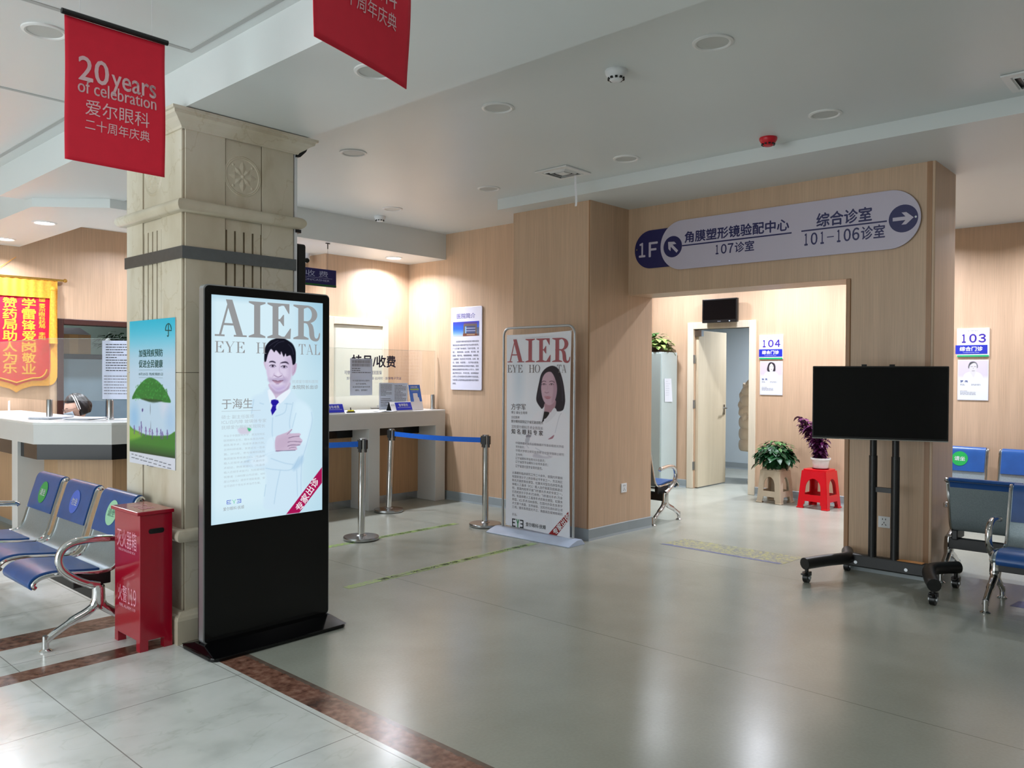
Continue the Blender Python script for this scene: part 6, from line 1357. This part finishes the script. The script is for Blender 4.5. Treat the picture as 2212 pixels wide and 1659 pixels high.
mk = MB().grid(lambda u, v: (lambda a, z: Vector((math.sin(a)*.088*(1-.12*v), -math.cos(a)*(.116-.02*v*v)-.014*math.exp(-(a/.4)**2)*(1-v), z))*1.0)((u-.5)*2.1, -.018-.085*v), 16, 10); mk.move(HM); mk.build('face_mask', MASK, ck, smooth=True, solid=.002)
ea = MB()
for s_ in (-1, 1): ea.ball((s_*.088, .012, -.012), .026, 12, 10, (.35, .7, 1.15))
ea.move(HM); ea.build('ear', SKIN, ck, smooth=True)
gl = MB()
for s_ in (-1, 1): gl.tube([(s_*.036+.026*math.cos(t), -.117, .0+.019*math.sin(t)) for t in np.linspace(0, 2*PI, 17)[:-1]], .0016, 6, True); gl.tube([(s_*.062, -.116, .004), (s_*.092, -.05, .006), (s_*.096, .015, .006)], .0016, 6)
gl.tube([(-.010, -.119, .004), (.010, -.119, .004)], .0016, 6); gl.move(HM); gl.build('glasses', mat('thin_metal_frame', rgb(120, 112, 112), .3, .8), ck)
ey = MB()
for s_ in (-1, 1): ey.ball((s_*.034, -.088, .0), .0115, 10, 8, (1.2, .6, .55)); ey.tube([(s_*.016, -.101, .020), (s_*.034, -.0985, .025), (s_*.052, -.086, .020)], .0028, 6)
ey.move(HM); ey.build('eye', mat('dark_eye', rgb(40, 28, 26), .3), ck)
def hand(par, base, d, m_):
    d = Vector(d).normalized(); s = d.cross(Vector((0, 0, 1))).normalized(); J = [(tuple(base), .026), (tuple(Vector(base)+d*.045), (.036, .016)), (tuple(Vector(base)+d*.085), (.034, .012))]; E_ = [(0, 1), (1, 2)]
    for k_, (o_, l_) in enumerate(((-.027, .062), (-.009, .075), (.009, .070), (.026, .055))):
        p = Vector(base)+d*.095+s*o_; J += [(tuple(p), .0095), (tuple(p+d*l_*.5+Vector((0, 0, -.006))), .0085), (tuple(p+d*l_*.9+Vector((0, 0, -.022))), .007)]; b_ = len(J)-3; E_ += [(2, b_), (b_, b_+1), (b_+1, b_+2)]
    p = Vector(base)+d*.03+s*-.032; J += [(tuple(p), .012), (tuple(p+d*.03-s*.022), .010), (tuple(p+d*.058-s*.026+Vector((0, 0, -.01))), .0085)]; b_ = len(J)-3; E_ += [(1, b_), (b_, b_+1), (b_+1, b_+2)]
    return skin_body('hand', J, E_, m_, par, 1)
hand(ck, (.095, -.29, .80), (-.4, -1, -.15), SKIN); hand(ck, (-.13, -.27, .80), (.2, -1, -.15), SKIN)
# desk inside the counter carrying the clerk's hands, and her chair
dk_ = MB().prism([(x-2.9, y_-8.4) for x, y_ in off(.28)+off(.60)[::-1]], .70, .735); dk_.build('writing_desk', COUNTER, pc)
sc = thing('desk_chair', 'dark clerk chair behind the pharmacy counter', 'chair', (3.08, 8.77, 0)); MB().lathe([(.21, .40), (.22, .43), (.21, .455)], n=24).build('seat', BLACK, sc, smooth=True); MB().tube([(0, 0, .06), (0, 0, .41)], .025, 12).build('post', STEEL, sc)
for k_ in range(5): a = k_*2*PI/5; MB().tube([(0, 0, .06), (.26*math.cos(a), .26*math.sin(a), .035)], .016, 8).ball((.26*math.cos(a), .26*math.sin(a), .02), .02).build('leg', BLACK, sc, smooth=True)
# visitor in the clinic room, mostly hidden by the door frame
PUF = mat('beige_puffer_nylon', rgb(212, 198, 178), .45, noise=.07, nscale=9, bump=.1); DEN = mat('dark_trousers', rgb(36, 38, 48), .7, noise=.1)
vs_ = thing('person', 'person in a long beige quilted puffer coat standing inside the clinic doorway', 'person', (10.72, 5.045, 0), math.radians(-75))
J = [((0, 0, .86), (.13, .12)), ((0, 0, 1.10), (.15, .12)), ((0, 0, 1.32), (.15, .10)), ((0, 0, 1.42), (.06, .06)), ((0, -.01, 1.49), (.05, .05)), ((.09, 0, .80), (.085, .085)), ((.095, -.01, .46), (.06, .06)), ((.10, .02, .10), (.042, .042)), ((-.09, 0, .80), (.085, .085)), ((-.10, -.01, .46), (.06, .06)), ((-.10, .02, .10), (.042, .042)), ((.19, 0, 1.34), (.06, .06)), ((.20, -.02, 1.08), (.048, .048)), ((.17, -.10, .94), (.04, .04)), ((-.19, 0, 1.34), (.06, .06)), ((-.20, -.02, 1.08), (.048, .048)), ((-.17, -.10, .94), (.04, .04))]
skin_body('body', J, [(0, 1), (1, 2), (2, 3), (3, 4), (0, 5), (5, 6), (6, 7), (0, 8), (8, 9), (9, 10), (2, 11), (11, 12), (12, 13), (2, 14), (14, 15), (15, 16)], DEN, vs_)
q_ = MB(); head_mesh(q_, (0, -.02, 1.60), .108, 0); q_.build('head', SKIN, vs_, smooth=True)
q_ = MB().ball((0, .0, 1.625), .123, 20, 14, (.9, 1.0, 1.05)); q_.build('hair', HAIRB, vs_, smooth=True) if False else None
q_ = MB().grid(lambda u, v: (lambda a, t: Vector((.104*math.sin(t)*math.cos(a), .02+.118*math.sin(t)*math.sin(a)*(1 if math.sin(a) > 0 else .55), 1.615+.135*math.cos(t))))(2*PI*u, PI*.72*v), 24, 12); q_.build('hair', HAIRB, vs_, smooth=True)
seg = [.44, .60, .76, .92, 1.08, 1.23, 1.36, 1.46]
prof = []
for a, b_ in zip(seg[:-1], seg[1:]):
    for k_ in range(6): f = k_/6; z = a+(b_-a)*f; r0 = .265-.05*max(0, (z-1.0)/.46)-.10*max(0, (z-1.30)/.2); prof.append((r0+.026*math.sin(PI*f)**.6, z))
prof.append((.09, 1.48))
q_ = MB().lathe(prof, n=36, cap=False); q_.v = [(x, y_*.72, z) for x, y_, z in q_.v]; q_.build('puffer_coat', PUF, vs_, smooth=True, solid=.01)
for s_ in (-1, 1):
    sl = MB(); P_ = smoothline([(s_*.15, 0, 1.38), (s_*.205, .0, 1.22), (s_*.215, -.03, 1.06), (s_*.18, -.10, .95), (s_*.12, -.13, .92)], 6); sl.tube(P_, [.080+.012*math.sin(i*1.3) for i in range(len(P_))], 14); sl.build('sleeve', PUF, vs_, smooth=True)
    hand(vs_, (s_*.13, -.09, .92), (-s_*.8, .1, -.4), SKIN)
hood = MB().ball((0, .06, 1.46), .14, 18, 12, (1.15, .8, .55)); hood.build('hood', PUF, vs_, smooth=True)
SHW = mat('white_rubber_sole', rgb(226, 226, 226), .5)
for s_ in (-1, 1):
    sh = MB().prism([(s_*.10+x, y_) for x, y_ in smoothline([(-.04, .10), (-.045, -.02), (-.045, -.13), (0, -.185), (.045, -.13), (.042, -.02), (.04, .10), (0, .12)], 4, True)], .0, .03).build('shoe_sole', SHW, vs_)
    MB().ball((s_*.10, -.04, .05), .06, 16, 10, (.72, 2.2, .75)).build('shoe', mat('black_white_sneaker', rgb(40, 40, 44), .6, noise=.5, nscale=12), vs_, smooth=True)
